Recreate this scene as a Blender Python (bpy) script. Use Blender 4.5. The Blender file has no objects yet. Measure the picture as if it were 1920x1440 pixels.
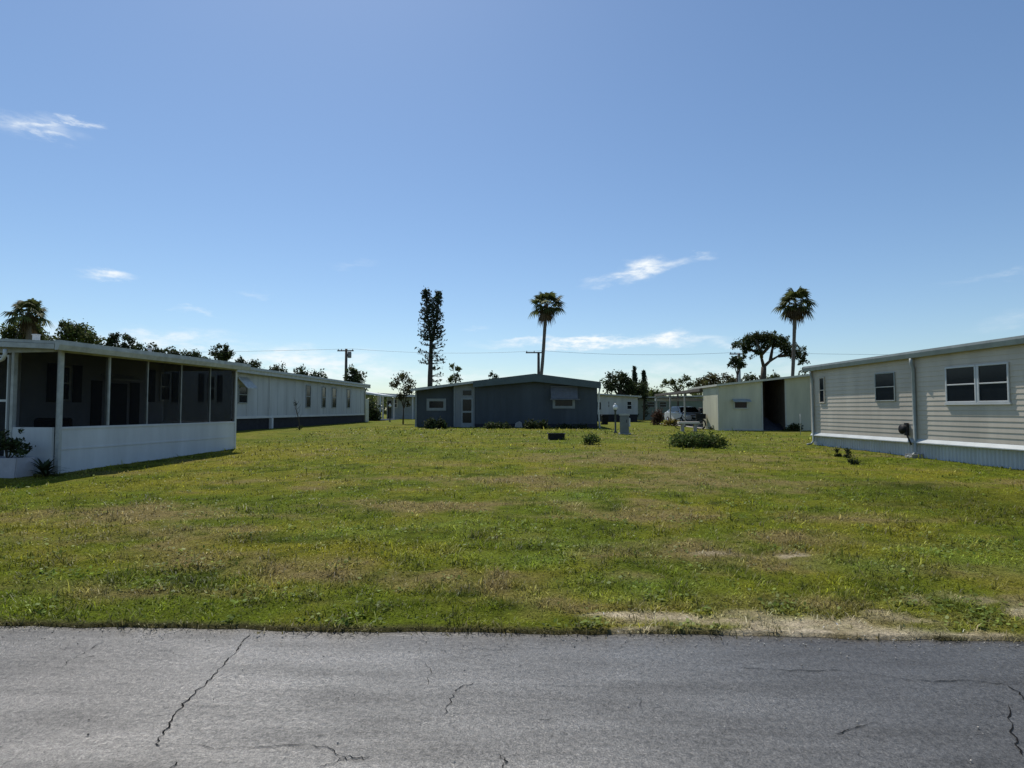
import bpy, math, random
import numpy as np
from mathutils import Vector, Matrix
R = math.radians
random.seed(7)
rng = np.random.default_rng(7)
sc = bpy.context.scene
COL = sc.collection

# ---------------------------------------------------------------- camera
F = 1100.0                       # focal length in pixels of the 1920 px wide photograph
EYE = Vector((0, 0, 1.6))
YAW, PITCH = 2.083, 2.5
cd = bpy.data.cameras.new('camera'); cam = bpy.data.objects.new('camera', cd); COL.objects.link(cam)
cam.location = EYE
cam.rotation_euler = (R(90 + PITCH), 0, R(YAW))
cd.sensor_width = 36; cd.lens = 36 * F / 1920
cd.clip_start = 0.05; cd.clip_end = 8000
sc.camera = cam
CM = cam.rotation_euler.to_matrix()

# ---------------------------------------------------------------- light
SUN_EL, SUN_AZ = 58.0, 23.0      # elevation; degrees left of straight ahead
world = bpy.data.worlds.new('World'); sc.world = world; world.use_nodes = True
SKY_STRENGTH = 0.098
SUN_STRENGTH = 4.3
EXPOSURE = 0.1
sd = bpy.data.lights.new('sun', 'SUN'); sun = bpy.data.objects.new('sun', sd); COL.objects.link(sun)
sd.energy = SUN_STRENGTH; sd.angle = R(0.5); sd.color = (1, 0.95, 0.87)
sv = Vector((-math.sin(R(SUN_AZ)) * math.cos(R(SUN_EL)), math.cos(R(SUN_AZ)) * math.cos(R(SUN_EL)), math.sin(R(SUN_EL))))
sun.rotation_euler = sv.to_track_quat('Z', 'Y').to_euler()
sun.location = (-20, 20, 40)
sc.view_settings.view_transform = 'Standard'; sc.view_settings.look = 'None'
sc.view_settings.exposure = EXPOSURE; sc.view_settings.gamma = 1

# ---------------------------------------------------------------- pixel -> place helpers
def ray(px, py):
    return CM @ Vector(((px - 960) / F, -(py - 720) / F, -1))
def P(px, py, Y):
    d = ray(px, py); return EYE + d * (Y / d.y)
def sstep(t):
    t = np.clip(t, 0, 1); return t * t * (3 - 2 * t)
EDGE = 4.27                       # the lawn begins here, the road ends here
def gz(x, y):
    x = np.asarray(x, float); y = np.asarray(y, float)
    a = 0.5 - 0.13 * sstep((x + 2) / 12)
    t = np.clip((y - EDGE) / 24.0, 0, 1)
    t = 1 - (1 - t) ** 1.25
    return np.where(y < EDGE - 0.005, -0.06, 0.022 + a * t)
def gzf(x, y): return float(gz(x, y))
def onground(px, py):
    d = ray(px, py); lo, hi = 0.5, 400.0
    for _ in range(60):
        m = (lo + hi) / 2; p = EYE + d * m
        if p.z > gzf(p.x, p.y): lo = m
        else: hi = m
    return EYE + d * lo

# ---------------------------------------------------------------- sky
nt = world.node_tree; nt.nodes.clear(); L = nt.links
def wn(t, **k):
    n = nt.nodes.new(t)
    for a, b in k.items(): setattr(n, a, b)
    return n
sky = wn('ShaderNodeTexSky', sky_type='NISHITA', sun_disc=False)
sky.sun_elevation = R(SUN_EL); sky.sun_rotation = R(-SUN_AZ)
sky.altitude = 0; sky.air_density = 1.0; sky.dust_density = 0.35; sky.ozone_density = 2.2
bg = wn('ShaderNodeBackground'); bg.inputs[1].default_value = SKY_STRENGTH
wo = wn('ShaderNodeOutputWorld')
tc = wn('ShaderNodeTexCoord')
nz = wn('ShaderNodeTexNoise'); nz.inputs['Scale'].default_value = 14; nz.inputs['Detail'].default_value = 8; nz.inputs['Roughness'].default_value = 0.6
mp = wn('ShaderNodeMapping'); mp.inputs['Scale'].default_value = (1, 1, 3.2)
L.new(tc.outputs['Generated'], mp.inputs[0]); L.new(mp.outputs[0], nz.inputs['Vector'])
sub = wn('ShaderNodeVectorMath', operation='SUBTRACT'); sub.inputs[1].default_value = (.5, .5, .5)
L.new(nz.outputs['Color'], sub.inputs[0])
scl = wn('ShaderNodeVectorMath', operation='SCALE'); scl.inputs['Scale'].default_value = 0.05
L.new(sub.outputs[0], scl.inputs[0])
warp = wn('ShaderNodeVectorMath', operation='ADD')
L.new(tc.outputs['Generated'], warp.inputs[0]); L.new(scl.outputs[0], warp.inputs[1])
nz2 = wn('ShaderNodeTexNoise'); nz2.inputs['Scale'].default_value = 26; nz2.inputs['Detail'].default_value = 7; nz2.inputs['Roughness'].default_value = 0.65
L.new(mp.outputs[0], nz2.inputs['Vector'])
nr = wn('ShaderNodeMapRange'); nr.inputs[1].default_value = 0.34; nr.inputs[2].default_value = 0.60
L.new(nz2.outputs[0], nr.inputs[0])
CLOUDS = [  # px, py, half width, half height (pixels), tilt, strength
    (60, 234, 90, 26, 0, .5), (148, 226, 44, 11, 4, 1.1), (70, 232, 60, 11, 10, .85), (80, 252, 50, 8, -4, .7),
    (206, 518, 46, 13, -3, 1.0), (365, 585, 42, 6, 0, .35), (1206, 506, 60, 24, 14, 1.25), (1200, 508, 115, 13, 11, .9), (1312, 479, 34, 8, 4, .5),
    (1130, 641, 250, 12, 0, 1.3), (1250, 637, 90, 15, 0, 1.1), (1000, 636, 80, 8, 0, .9),
    (310, 630, 150, 12, -2, .6), (270, 644, 90, 16, 0, .7), (540, 676, 230, 30, 0, .9), (620, 700, 260, 30, 0, .75), (250, 650, 330, 40, 0, .6), (1300, 700, 400, 30, 0, .35), (900, 715, 330, 24, 0, .5),
    (1880, 516, 100, 9, 3, .22), (1905, 600, 80, 22, 10, .18), (480, 550, 40, 7, 0, .15), (655, 495, 60, 10, 8, .10), (895, 614, 30, 9, 0, .3), (1365, 645, 40, 10, 0, .4)]
acc = None
for (cx, cy, hw, hh, tilt, amt) in CLOUDS:
    c = ray(cx, cy); k = c.length; c.normalize()
    r = c.cross(Vector((0, 0, 1))).normalized(); u = r.cross(c).normalized()
    t = R(tilt); r2 = r * math.cos(t) + u * math.sin(t); u2 = u * math.cos(t) - r * math.sin(t)
    d1 = wn('ShaderNodeVectorMath', operation='DOT_PRODUCT'); d1.inputs[1].default_value = r2 * (F * k / hw)
    d2 = wn('ShaderNodeVectorMath', operation='DOT_PRODUCT'); d2.inputs[1].default_value = u2 * (F * k / hh)
    off2 = c.dot(u2) * (F * k / hh)
    d3 = wn('ShaderNodeVectorMath', operation='DOT_PRODUCT'); d3.inputs[1].default_value = c
    for d in (d1, d2): L.new(warp.outputs[0], d.inputs[0])
    L.new(tc.outputs['Generated'], d3.inputs[0])
    cb = wn('ShaderNodeCombineXYZ'); L.new(d1.outputs['Value'], cb.inputs[0]); L.new(d2.outputs['Value'], cb.inputs[1])
    ln = wn('ShaderNodeVectorMath', operation='LENGTH'); L.new(cb.outputs[0], ln.inputs[0])
    mr = wn('ShaderNodeMapRange', interpolation_type='SMOOTHSTEP')
    mr.inputs[1].default_value = 1.15; mr.inputs[2].default_value = 0.0; mr.inputs[3].default_value = 0; mr.inputs[4].default_value = amt
    L.new(ln.outputs['Value'], mr.inputs[0])
    gt = wn('ShaderNodeMath', operation='GREATER_THAN'); gt.inputs[1].default_value = 0.3; L.new(d3.outputs['Value'], gt.inputs[0])
    ml = wn('ShaderNodeMath', operation='MULTIPLY'); L.new(mr.outputs[0], ml.inputs[0]); L.new(gt.outputs[0], ml.inputs[1])
    if acc is None: acc = ml
    else:
        a = wn('ShaderNodeMath', operation='MAXIMUM'); L.new(acc.outputs[0], a.inputs[0]); L.new(ml.outputs[0], a.inputs[1]); acc = a
cm = wn('ShaderNodeMath', operation='MULTIPLY', use_clamp=True); L.new(acc.outputs[0], cm.inputs[0]); L.new(nr.outputs[0], cm.inputs[1])
tint = wn('ShaderNodeMix', data_type='RGBA', blend_type='MULTIPLY'); tint.inputs['Factor'].default_value = 1
SKY_TINT = (0.93, 1.03, 1.10, 1)
tint.inputs['B'].default_value = SKY_TINT
L.new(sky.outputs[0], tint.inputs['A'])
mx = wn('ShaderNodeMix', data_type='RGBA'); mx.inputs['B'].default_value = (9.0, 9.5, 9.8, 1)
L.new(cm.outputs[0], mx.inputs['Factor']); L.new(tint.outputs['Result'], mx.inputs['A'])
L.new(mx.outputs['Result'], bg.inputs[0]); L.new(bg.outputs[0], wo.inputs[0])

# ---------------------------------------------------------------- materials
def srgb(*c):
    return tuple(((v / 255) / 12.92 if v / 255 <= .04045 else ((v / 255 + .055) / 1.055) ** 2.4) for v in c) + (1,)
def mat(name, c, rough=.6, spec=.3, var=.12, scale=3.0, bump=0.0, bscale=40, metal=0.0, streak=False):
    m = bpy.data.materials.new(name); m.use_nodes = True
    t = m.node_tree; b = t.nodes['Principled BSDF']
    b.inputs['Roughness'].default_value = rough; b.inputs['Specular IOR Level'].default_value = spec; b.inputs['Metallic'].default_value = metal
    co = t.nodes.new('ShaderNodeTexCoord')
    n = t.nodes.new('ShaderNodeTexNoise'); n.inputs['Scale'].default_value = scale; n.inputs['Detail'].default_value = 6; n.inputs['Roughness'].default_value = .62
    src = co.outputs['Object']
    if streak:
        mpn = t.nodes.new('ShaderNodeMapping'); mpn.inputs['Scale'].default_value = (1, 1, .18); t.links.new(src, mpn.inputs[0]); src = mpn.outputs[0]
    t.links.new(src, n.inputs['Vector'])
    r = t.nodes.new('ShaderNodeMapRange'); r.inputs[1].default_value = .3; r.inputs[2].default_value = .7
    r.inputs[3].default_value = 1 - var; r.inputs[4].default_value = 1 + var
    t.links.new(n.outputs[0], r.inputs[0])
    v = t.nodes.new('ShaderNodeVectorMath'); v.operation = 'SCALE'; v.inputs[0].default_value = c[:3]
    t.links.new(r.outputs[0], v.inputs['Scale']); t.links.new(v.outputs[0], b.inputs['Base Color'])
    if bump:
        n2 = t.nodes.new('ShaderNodeTexNoise'); n2.inputs['Scale'].default_value = bscale; n2.inputs['Detail'].default_value = 4
        t.links.new(co.outputs['Object'], n2.inputs['Vector'])
        bp = t.nodes.new('ShaderNodeBump'); bp.inputs['Strength'].default_value = bump; bp.inputs['Distance'].default_value = .02
        t.links.new(n2.outputs[0], bp.inputs['Height']); t.links.new(bp.outputs[0], b.inputs['Normal'])
    return m
def leafmat(name, c, trans=.35, var=.5):
    """thin leaves: colour attribute 'tone' scales the base colour leaf by leaf"""
    m = bpy.data.materials.new(name); m.use_nodes = True; t = m.node_tree; t.nodes.clear()
    at = t.nodes.new('ShaderNodeAttribute'); at.attribute_name = 'tone'
    v = t.nodes.new('ShaderNodeVectorMath'); v.operation = 'MULTIPLY'; v.inputs[1].default_value = c[:3]
    t.links.new(at.outputs['Color'], v.inputs[0])
    p = t.nodes.new('ShaderNodeBsdfPrincipled'); p.inputs['Roughness'].default_value = .6; p.inputs['Specular IOR Level'].default_value = .12
    tr = t.nodes.new('ShaderNodeBsdfTranslucent'); mxs = t.nodes.new('ShaderNodeMixShader'); mxs.inputs[0].default_value = trans
    o = t.nodes.new('ShaderNodeOutputMaterial')
    t.links.new(v.outputs[0], p.inputs['Base Color']); t.links.new(v.outputs[0], tr.inputs[0])
    t.links.new(p.outputs[0], mxs.inputs[1]); t.links.new(tr.outputs[0], mxs.inputs[2]); t.links.new(mxs.outputs[0], o.inputs[0])
    return m
def screenmat(name, see=.5):
    m = bpy.data.materials.new(name); m.use_nodes = True; t = m.node_tree; t.nodes.clear()
    d = t.nodes.new('ShaderNodeBsdfDiffuse'); d.inputs[0].default_value = (.012, .012, .013, 1)
    tr = t.nodes.new('ShaderNodeBsdfTransparent'); mxs = t.nodes.new('ShaderNodeMixShader'); mxs.inputs[0].default_value = see
    o = t.nodes.new('ShaderNodeOutputMaterial')
    t.links.new(d.outputs[0], mxs.inputs[1]); t.links.new(tr.outputs[0], mxs.inputs[2]); t.links.new(mxs.outputs[0], o.inputs[0])
    return m
M = dict(
    white=mat('white_aluminium', (.58, .59, .59), .45, .4, .08, 2, streak=True),
    porch_white=mat('porch_panel_paint', (.57, .585, .60), .5, .35, .14, 1.5, streak=True),
    fascia=mat('weathered_fascia', (.42, .43, .41), .55, .3, .22, 5),
    roof=mat('aged_roof_metal', (.40, .41, .39), .5, .35, .25, 2.5),
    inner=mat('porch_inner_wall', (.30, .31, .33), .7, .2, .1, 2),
    dark=mat('dark_plastic', (.012, .012, .014), .6, .2, .3, 8),
    shutter=mat('dark_shutter', (.02, .022, .026), .55, .3, .2, 6),
    glass=mat('window_glass', (.012, .016, .02), .12, .22, .3, 1.5),
    screen=screenmat('insect_screen', .62),
    conc=mat('concrete', (.36, .34, .31), .85, .2, .2, 6, .4, 60),
    siding2=mat('grey_vinyl_wall', (.45, .46, .475), .55, .3, .16, 1.5, streak=True),
    brick=mat('dark_skirting', (.035, .034, .038), .8, .2, .3, 8),
    blue=mat('slate_blue_paint', (.062, .075, .088), .6, .3, .2, 1.2, streak=True),
    bluetrim=mat('blue_green_trim', (.085, .112, .118), .55, .3, .16, 3),
    bluewhite=mat('dull_white_frame', (.26, .28, .28), .55, .3, .12, 4),
    greywhite=mat('grey_door_panel', (.22, .23, .235), .55, .3, .12, 2, streak=True),
    beige=mat('beige_stucco', (.53, .515, .39), .75, .2, .16, 1.4, .3, 50, streak=True),
    beigetrim=mat('beige_trim', (.50, .50, .43), .6, .3, .1, 4),
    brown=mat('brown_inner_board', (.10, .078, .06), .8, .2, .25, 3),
    roofbrown=mat('brown_roof', (.13, .115, .10), .8, .2, .25, 4),
    siding=mat('tan_lap_siding', (.55, .492, .41), .6, .3, .14, 1.6, streak=True),
    louvre=mat('grey_louvre', (.15, .155, .165), .6, .25, .15, 4),
    gutter=mat('grey_green_gutter', (.30, .33, .32), .45, .4, .15, 4),
    ledge=mat('pale_skirt_ledge', (.47, .50, .50), .5, .35, .1, 3),
    skirt=mat('blue_grey_skirting', (.52, .545, .58), .55, .35, .12, 2, streak=True),
    bark=mat('grey_bark', (.085, .072, .06), .9, .1, .35, 7, .6, 25),
    palmbark=mat('palm_bark', (.15, .13, .11), .9, .1, .3, 9, .5, 30),
    pole=mat('weathered_pole_wood', (.10, .085, .075), .9, .1, .25, 6),
    metal=mat('grey_utility_metal', (.17, .185, .185), .5, .4, .15, 5),
    carpaint=mat('white_car_paint', (.6, .61, .62), .25, .5, .04, 3),
    tyre=mat('tyre_rubber', (.015, .015, .015), .8, .2, .2, 9),
    chrome=mat('silver_rim', (.45, .45, .46), .3, .5, .1, 9, metal=.6),
    red=mat('dull_red_cloth', (.16, .05, .045), .8, .2, .2, 6),
    tarp=mat('dark_tarp', (.02, .021, .03), .6, .3, .3, 5),
    lamp=mat('milky_lamp_globe', (.78, .8, .8), .3, .5, .03, 5),
    terracotta=mat('pale_planter', (.42, .41, .45), .7, .2, .12, 5),
    copper=mat('dark_post_metal', (.06, .07, .065), .5, .4, .2, 6),
    hose=mat('black_hose', (.012, .013, .013), .5, .35, .2, 12),
)
GREEN = leafmat('broadleaf_foliage', (.070, .088, .026), .4)
DARKGREEN = leafmat('dark_foliage', (.042, .056, .022), .32)
OLIVE = leafmat('olive_foliage', (.070, .068, .026), .35)
NEEDLE = leafmat('needle_foliage', (.032, .046, .026), .25)
PALMGREEN = leafmat('palm_frond', (.075, .088, .030), .32)
PALMDEAD = leafmat('dead_palm_frond', (.11, .08, .045), .2)
RUST = leafmat('reddish_foliage', (.085, .05, .035), .3)
YELLOW = leafmat('yellow_foliage', (.17, .13, .03), .4)
BUSH = leafmat('bush_foliage', (.075, .105, .028), .35)

# ---------------------------------------------------------------- mesh helpers
class MB:
    def __init__(s): s.v = []; s.f = []; s.tone = None
    def add(s, vs, fs):
        o = len(s.v); s.v += [tuple(v) for v in vs]; s.f += [tuple(i + o for i in f) for f in fs]; return s
    def box(s, x0, x1, y0, y1, z0, z1):
        return s.add([(x0, y0, z0), (x1, y0, z0), (x1, y1, z0), (x0, y1, z0), (x0, y0, z1), (x1, y0, z1), (x1, y1, z1), (x0, y1, z1)],
                     [(0, 3, 2, 1), (4, 5, 6, 7), (0, 1, 5, 4), (1, 2, 6, 5), (2, 3, 7, 6), (3, 0, 4, 7)])
    def prism(s, poly, axis, a, b):
        """poly: list of (p, q); axis 0 -> (y, z), 1 -> (x, z), 2 -> (x, y)"""
        n = len(poly)
        def mk(p, q, w): return {0: (w, p, q), 1: (p, w, q), 2: (p, q, w)}[axis]
        vs = [mk(p, q, a) for p, q in poly] + [mk(p, q, b) for p, q in poly]
        fs = [tuple(range(n))[::-1], tuple(range(n, 2 * n))] + [(i, (i + 1) % n, (i + 1) % n + n, i + n) for i in range(n)]
        return s.add(vs, fs)
    def tube(s, pts, rad, n=8, cap=True):
        pts = [Vector(p) for p in pts]
        if not hasattr(rad, '__len__'): rad = [rad] * len(pts)
        vs = []; up = Vector((0.13, 0.21, 1))
        for i, p in enumerate(pts):
            d = (pts[min(i + 1, len(pts) - 1)] - pts[max(i - 1, 0)]).normalized()
            a = d.cross(up if abs(d.z) < .95 else Vector((1, .1, 0))).normalized(); b = d.cross(a)
            for k in range(n):
                t = 2 * math.pi * k / n; vs.append(p + (a * math.cos(t) + b * math.sin(t)) * rad[i])
        fs = []
        for i in range(len(pts) - 1):
            for k in range(n): fs.append((i * n + k, i * n + (k + 1) % n, (i + 1) * n + (k + 1) % n, (i + 1) * n + k))
        if cap: fs += [tuple(range(n))[::-1], tuple(range((len(pts) - 1) * n, len(pts) * n))]
        return s.add(vs, fs)
    def lathe(s, prof, c=(0, 0, 0), n=16):
        vs = []; fs = []
        for r, z in prof:
            for k in range(n):
                t = 2 * math.pi * k / n; vs.append((c[0] + r * math.cos(t), c[1] + r * math.sin(t), c[2] + z))
        for i in range(len(prof) - 1):
            for k in range(n): fs.append((i * n + k, i * n + (k + 1) % n, (i + 1) * n + (k + 1) % n, (i + 1) * n + k))
        fs += [tuple(range(n))[::-1], tuple(range((len(prof) - 1) * n, len(prof) * n))]
        return s.add(vs, fs)
def new_obj(name, me, parent=None):
    o = bpy.data.objects.new(name, me); COL.objects.link(o)
    if parent is not None: o.parent = parent
    return o
def part(name, mb, m, parent=None, smooth=False, bevel=0.0):
    me = bpy.data.meshes.new(name); me.from_pydata(mb.v, [], mb.f); me.update()
    me.materials.append(m)
    if smooth: me.shade_smooth()
    o = new_obj(name, me, parent)
    if bevel:
        b = o.modifiers.new('bevel', 'BEVEL'); b.width = bevel; b.segments = 2; b.limit_method = 'ANGLE'
    return o
def thing(name, label, cat, loc=(0, 0, 0), rotz=0.0, group=None):
    o = bpy.data.objects.new(name, None); COL.objects.link(o); o.empty_display_size = .3
    o.location = loc; o.rotation_euler = (0, 0, rotz); return tag(o, label, cat, group)
def tag(o, label, cat, group=None):
    o['label'] = label; o['category'] = cat
    if group: o['group'] = group
    return o
def structure(o): o['kind'] = 'structure'; return o
def np_mesh(name, V, Fc, m, parent=None, tone=None):
    """V (n,3), Fc (k,3) or (k,4) index arrays; tone per vertex (n,3)"""
    me = bpy.data.meshes.new(name); n, k = len(V), len(Fc); w = Fc.shape[1]
    me.vertices.add(n); me.vertices.foreach_set('co', np.ascontiguousarray(V, np.float32).ravel())
    me.loops.add(k * w); me.loops.foreach_set('vertex_index', np.ascontiguousarray(Fc, np.int32).ravel())
    me.polygons.add(k); me.polygons.foreach_set('loop_start', np.arange(0, k * w, w, dtype=np.int32))
    me.polygons.foreach_set('loop_total', np.full(k, w, np.int32))
    me.update(calc_edges=True); me.validate()
    if tone is not None:
        a = me.color_attributes.new('tone', 'FLOAT_COLOR', 'POINT')
        a.data.foreach_set('color', np.ascontiguousarray(np.c_[tone, np.ones(n)], np.float32).ravel())
    me.materials.append(m)
    return new_obj(name, me, parent)

# value noise used for everything that is patchy on the lawn
def vnoise(x, y, seed):
    xi = np.floor(x).astype(np.int64); yi = np.floor(y).astype(np.int64); fx = sstep(x - xi); fy = sstep(y - yi)
    def h(a, b):
        n = (a * 374761393 + b * 668265263 + seed * 974711) & 0x7fffffff
        n = ((n ^ (n >> 13)) * 1274126177) & 0x7fffffff
        return ((n ^ (n >> 16)) & 0xffff) / 65535.0
    return (h(xi, yi) * (1 - fx) + h(xi + 1, yi) * fx) * (1 - fy) + (h(xi, yi + 1) * (1 - fx) + h(xi + 1, yi + 1) * fx) * fy
def fbm(x, y, seed, o=4):
    s = 0; a = .5; t = 0
    for i in range(o): s = s + a * vnoise(x * 2 ** i, y * 2 ** i, seed + i * 17); t += a; a *= .55
    return s / t
def ell(x, y, px, py, hw, hh):
    """soft 0..1 ellipse of worn ground round the place seen at a pixel"""
    c = onground(px, py); e = onground(px + hw, py); a = onground(px, py - hh); b = onground(px, py + hh)
    rx = abs(e.x - c.x); ry = max(abs(a.y - b.y) / 2, .02)
    d = np.sqrt(((x - c.x) / rx) ** 2 + ((y - c.y) / ry) ** 2)
    return np.clip(1.25 - d, 0, 1)
SAND = [(1260, 1160, 150, 12), (1440, 1168, 120, 20), (1390, 1185, 200, 10), (1700, 1172, 90, 26), (1760, 1188, 160, 10), (1790, 1125, 90, 18), (1905, 1145, 50, 14), (1720, 1120, 40, 8),
        (1500, 1183, 60, 10), (1400, 1040, 90, 6), (1190, 992, 40, 4)]
DRY = [(250, 960, 200, 22), (330, 1000, 150, 20), (480, 1060, 220, 26), (900, 1105, 110, 26), (800, 1085, 160, 20), (1250, 860, 220, 14), (1300, 900, 170, 22), (1330, 1040, 220, 30), (640, 1080, 160, 18),
       (1180, 960, 130, 22), (1500, 1010, 130, 16), (1000, 1130, 100, 26), (1200, 1080, 60, 10), (760, 950, 140, 14), (980, 900, 160, 12)]
DARK = [(1780, 935, 190, 32), (1700, 915, 120, 16), (790, 1133, 40, 8), (1880, 960, 90, 18), (560, 1010, 140, 10)]
WEED = [(1830, 1040, 180, 36), (1640, 1060, 130, 20), (700, 1000, 160, 16), (880, 985, 120, 20), (1060, 1020, 120, 16), (1090, 930, 70, 14), (1200, 1100, 150, 26), (980, 1050, 120, 16)]
def lawn(x, y):
    """albedo of the lawn and how bare it is"""
    big = fbm(x * .45, y * .45, 3); mid = fbm(x * 1.7, y * 1.7, 11); sm = fbm(x * 6, y * 6, 23, 3); st = fbm(x * .5, y * 2.2, 31)
    green = np.array((.132, .168, .013)); yell = np.array((.215, .207, .021)); dry = np.array((.235, .188, .072)); dark = np.array((.060, .080, .006)); weed = np.array((.150, .210, .028)); sand = np.array((.85, .72, .53)); dirt = np.array((.10, .075, .048))
    def mixc(c, d, t): t = np.clip(t, 0, 1)[..., None]; return c * (1 - t) + d * t
    c = np.broadcast_to(green, x.shape + (3,)).copy()
    c = mixc(c, yell, (big - .40) * 3.2 + (mid - .5) * 1.6)
    c = mixc(c, dry, (st - .54) * 2.6 + (mid - .5) * 1.5 + .12 * np.clip((x - .5) / 3, 0, 1))
    c = mixc(c, dark, (.42 - mid) * 2.6 + (.46 - sm) * 3.0)
    wob = (mid - .5) * 1.3 + (sm - .5) * .9
    for lst, cc, k in ((DRY, dry, .95), (DARK, dark, .8), (WEED, weed, .6)):
        m = 0
        for e in lst: m = np.maximum(m, ell(x, y, *e))
        c = mixc(c, cc, (m * 1.1 + wob * 1.7 * (m > 0)) * k * .85)
    s = 0
    for e in SAND: s = np.maximum(s, ell(x, y, *e) * (1.0 if e[1] > 1110 else .36))
    s = np.clip(s * 1.15 + wob * 3.0 * (s > 0), 0, 1)
    s = s * np.clip((vnoise(x * 1.9 + 3, y * 4.5, 401) * .7 + vnoise(x * 6, y * 9, 403) * .3 - .24) * 4.0, 0, 1)
    c = mixc(c, mixc(np.broadcast_to(sand, c.shape), dry, .4 + (sm - .5) * 1.5), s * .92)
    ed = np.clip(1 - (y - EDGE) / .10, 0, 1) * (1 - s)           # dirt lip along the tarmac
    c = mixc(c, dirt, ed * .75)
    far = np.clip((y - 14) / 12, 0, 1)
    c = mixc(c, np.array((.150, .165, .030)), far * .35)
    return c, s

# ================================================================ GROUND
def edge_wobble(x): return (fbm(x * 1.1, x * 0, 201, 3) - .5) * .09 + (fbm(x * 7, x * 0, 207, 2) - .5) * .05
def build_ground():
    ys = [-1500, -300, -80, -20, -8, -4, 0, 3, EDGE - .03, EDGE - .006]
    y = EDGE; st = .05
    while y < 60: ys.append(y); st *= 1.012; y += st
    ys += [64, 70, 80, 100, 140, 220, 400, 800, 1600, 3000]
    xs = list(np.arange(-15, 15.01, .11))
    e = []; x = 15.0; st = .15
    while x < 60: st *= 1.08; x += st; e.append(x)
    e += [80, 120, 200, 400, 900, 2000, 3000]
    xs = [-v for v in e[::-1]] + xs + e
    X, Y = np.meshgrid(np.array(xs), np.array(ys))
    Z = gz(X, Y) + np.where((Y > EDGE) & (Y < 60), (fbm(X * 2.1, Y * 2.1, 41) - .5) * .035 * np.clip((Y - EDGE) / .4, 0, 1) + (fbm(X * 9, Y * 9, 47, 2) - .5) * .02 * np.clip((Y - EDGE) / .2, 0, 1), 0)
    near = (np.abs(Y - EDGE) < .12) & (np.abs(X) < 40)
    C, S = lawn(X, Y)
    Y = np.where(near, Y + edge_wobble(X), Y)
    nx, ny = len(xs), len(ys)
    idx = np.arange(nx * ny).reshape(ny, nx)
    Fc = np.stack([idx[:-1, :-1], idx[:-1, 1:], idx[1:, 1:], idx[1:, :-1]], -1).reshape(-1, 4)
    m = bpy.data.materials.new('lawn_ground'); m.use_nodes = True; t = m.node_tree; b = t.nodes['Principled BSDF']
    b.inputs['Roughness'].default_value = .95; b.inputs['Specular IOR Level'].default_value = .05
    at = t.nodes.new('ShaderNodeAttribute'); at.attribute_name = 'tone'
    co = t.nodes.new('ShaderNodeTexCoord')
    n = t.nodes.new('ShaderNodeTexNoise'); n.inputs['Scale'].default_value = 38; n.inputs['Detail'].default_value = 5; n.inputs['Roughness'].default_value = .7
    t.links.new(co.outputs['Object'], n.inputs['Vector'])
    n3 = t.nodes.new('ShaderNodeTexNoise'); n3.inputs['Scale'].default_value = 6.5; n3.inputs['Detail'].default_value = 6; n3.inputs['Roughness'].default_value = .7
    t.links.new(co.outputs['Object'], n3.inputs['Vector'])
    r = t.nodes.new('ShaderNodeMapRange'); r.inputs[1].default_value = .3; r.inputs[2].default_value = .7; r.inputs[3].default_value = .35; r.inputs[4].default_value = 1.25
    t.links.new(n.outputs[0], r.inputs[0])
    r3 = t.nodes.new('ShaderNodeMapRange'); r3.inputs[1].default_value = .3; r3.inputs[2].default_value = .7; r3.inputs[3].default_value = .7; r3.inputs[4].default_value = 1.3
    t.links.new(n3.outputs[0], r3.inputs[0])
    mu = t.nodes.new('ShaderNodeMath'); mu.operation = 'MULTIPLY'; t.links.new(r.outputs[0], mu.inputs[0]); t.links.new(r3.outputs[0], mu.inputs[1])
    v = t.nodes.new('ShaderNodeVectorMath'); v.operation = 'SCALE'; t.links.new(at.outputs['Color'], v.inputs[0]); t.links.new(mu.outputs[0], v.inputs['Scale'])
    t.links.new(v.outputs[0], b.inputs['Base Color'])
    bp = t.nodes.new('ShaderNodeBump'); bp.inputs['Strength'].default_value = .9; bp.inputs['Distance'].default_value = .05
    t.links.new(n.outputs[0], bp.inputs['Height']); t.links.new(bp.outputs[0], b.inputs['Normal'])
    o = np_mesh('ground', np.stack([X, Y, Z], -1).reshape(-1, 3), Fc, m, None, C.reshape(-1, 3)); o.data.shade_smooth()
    structure(o)
build_ground()

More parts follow.
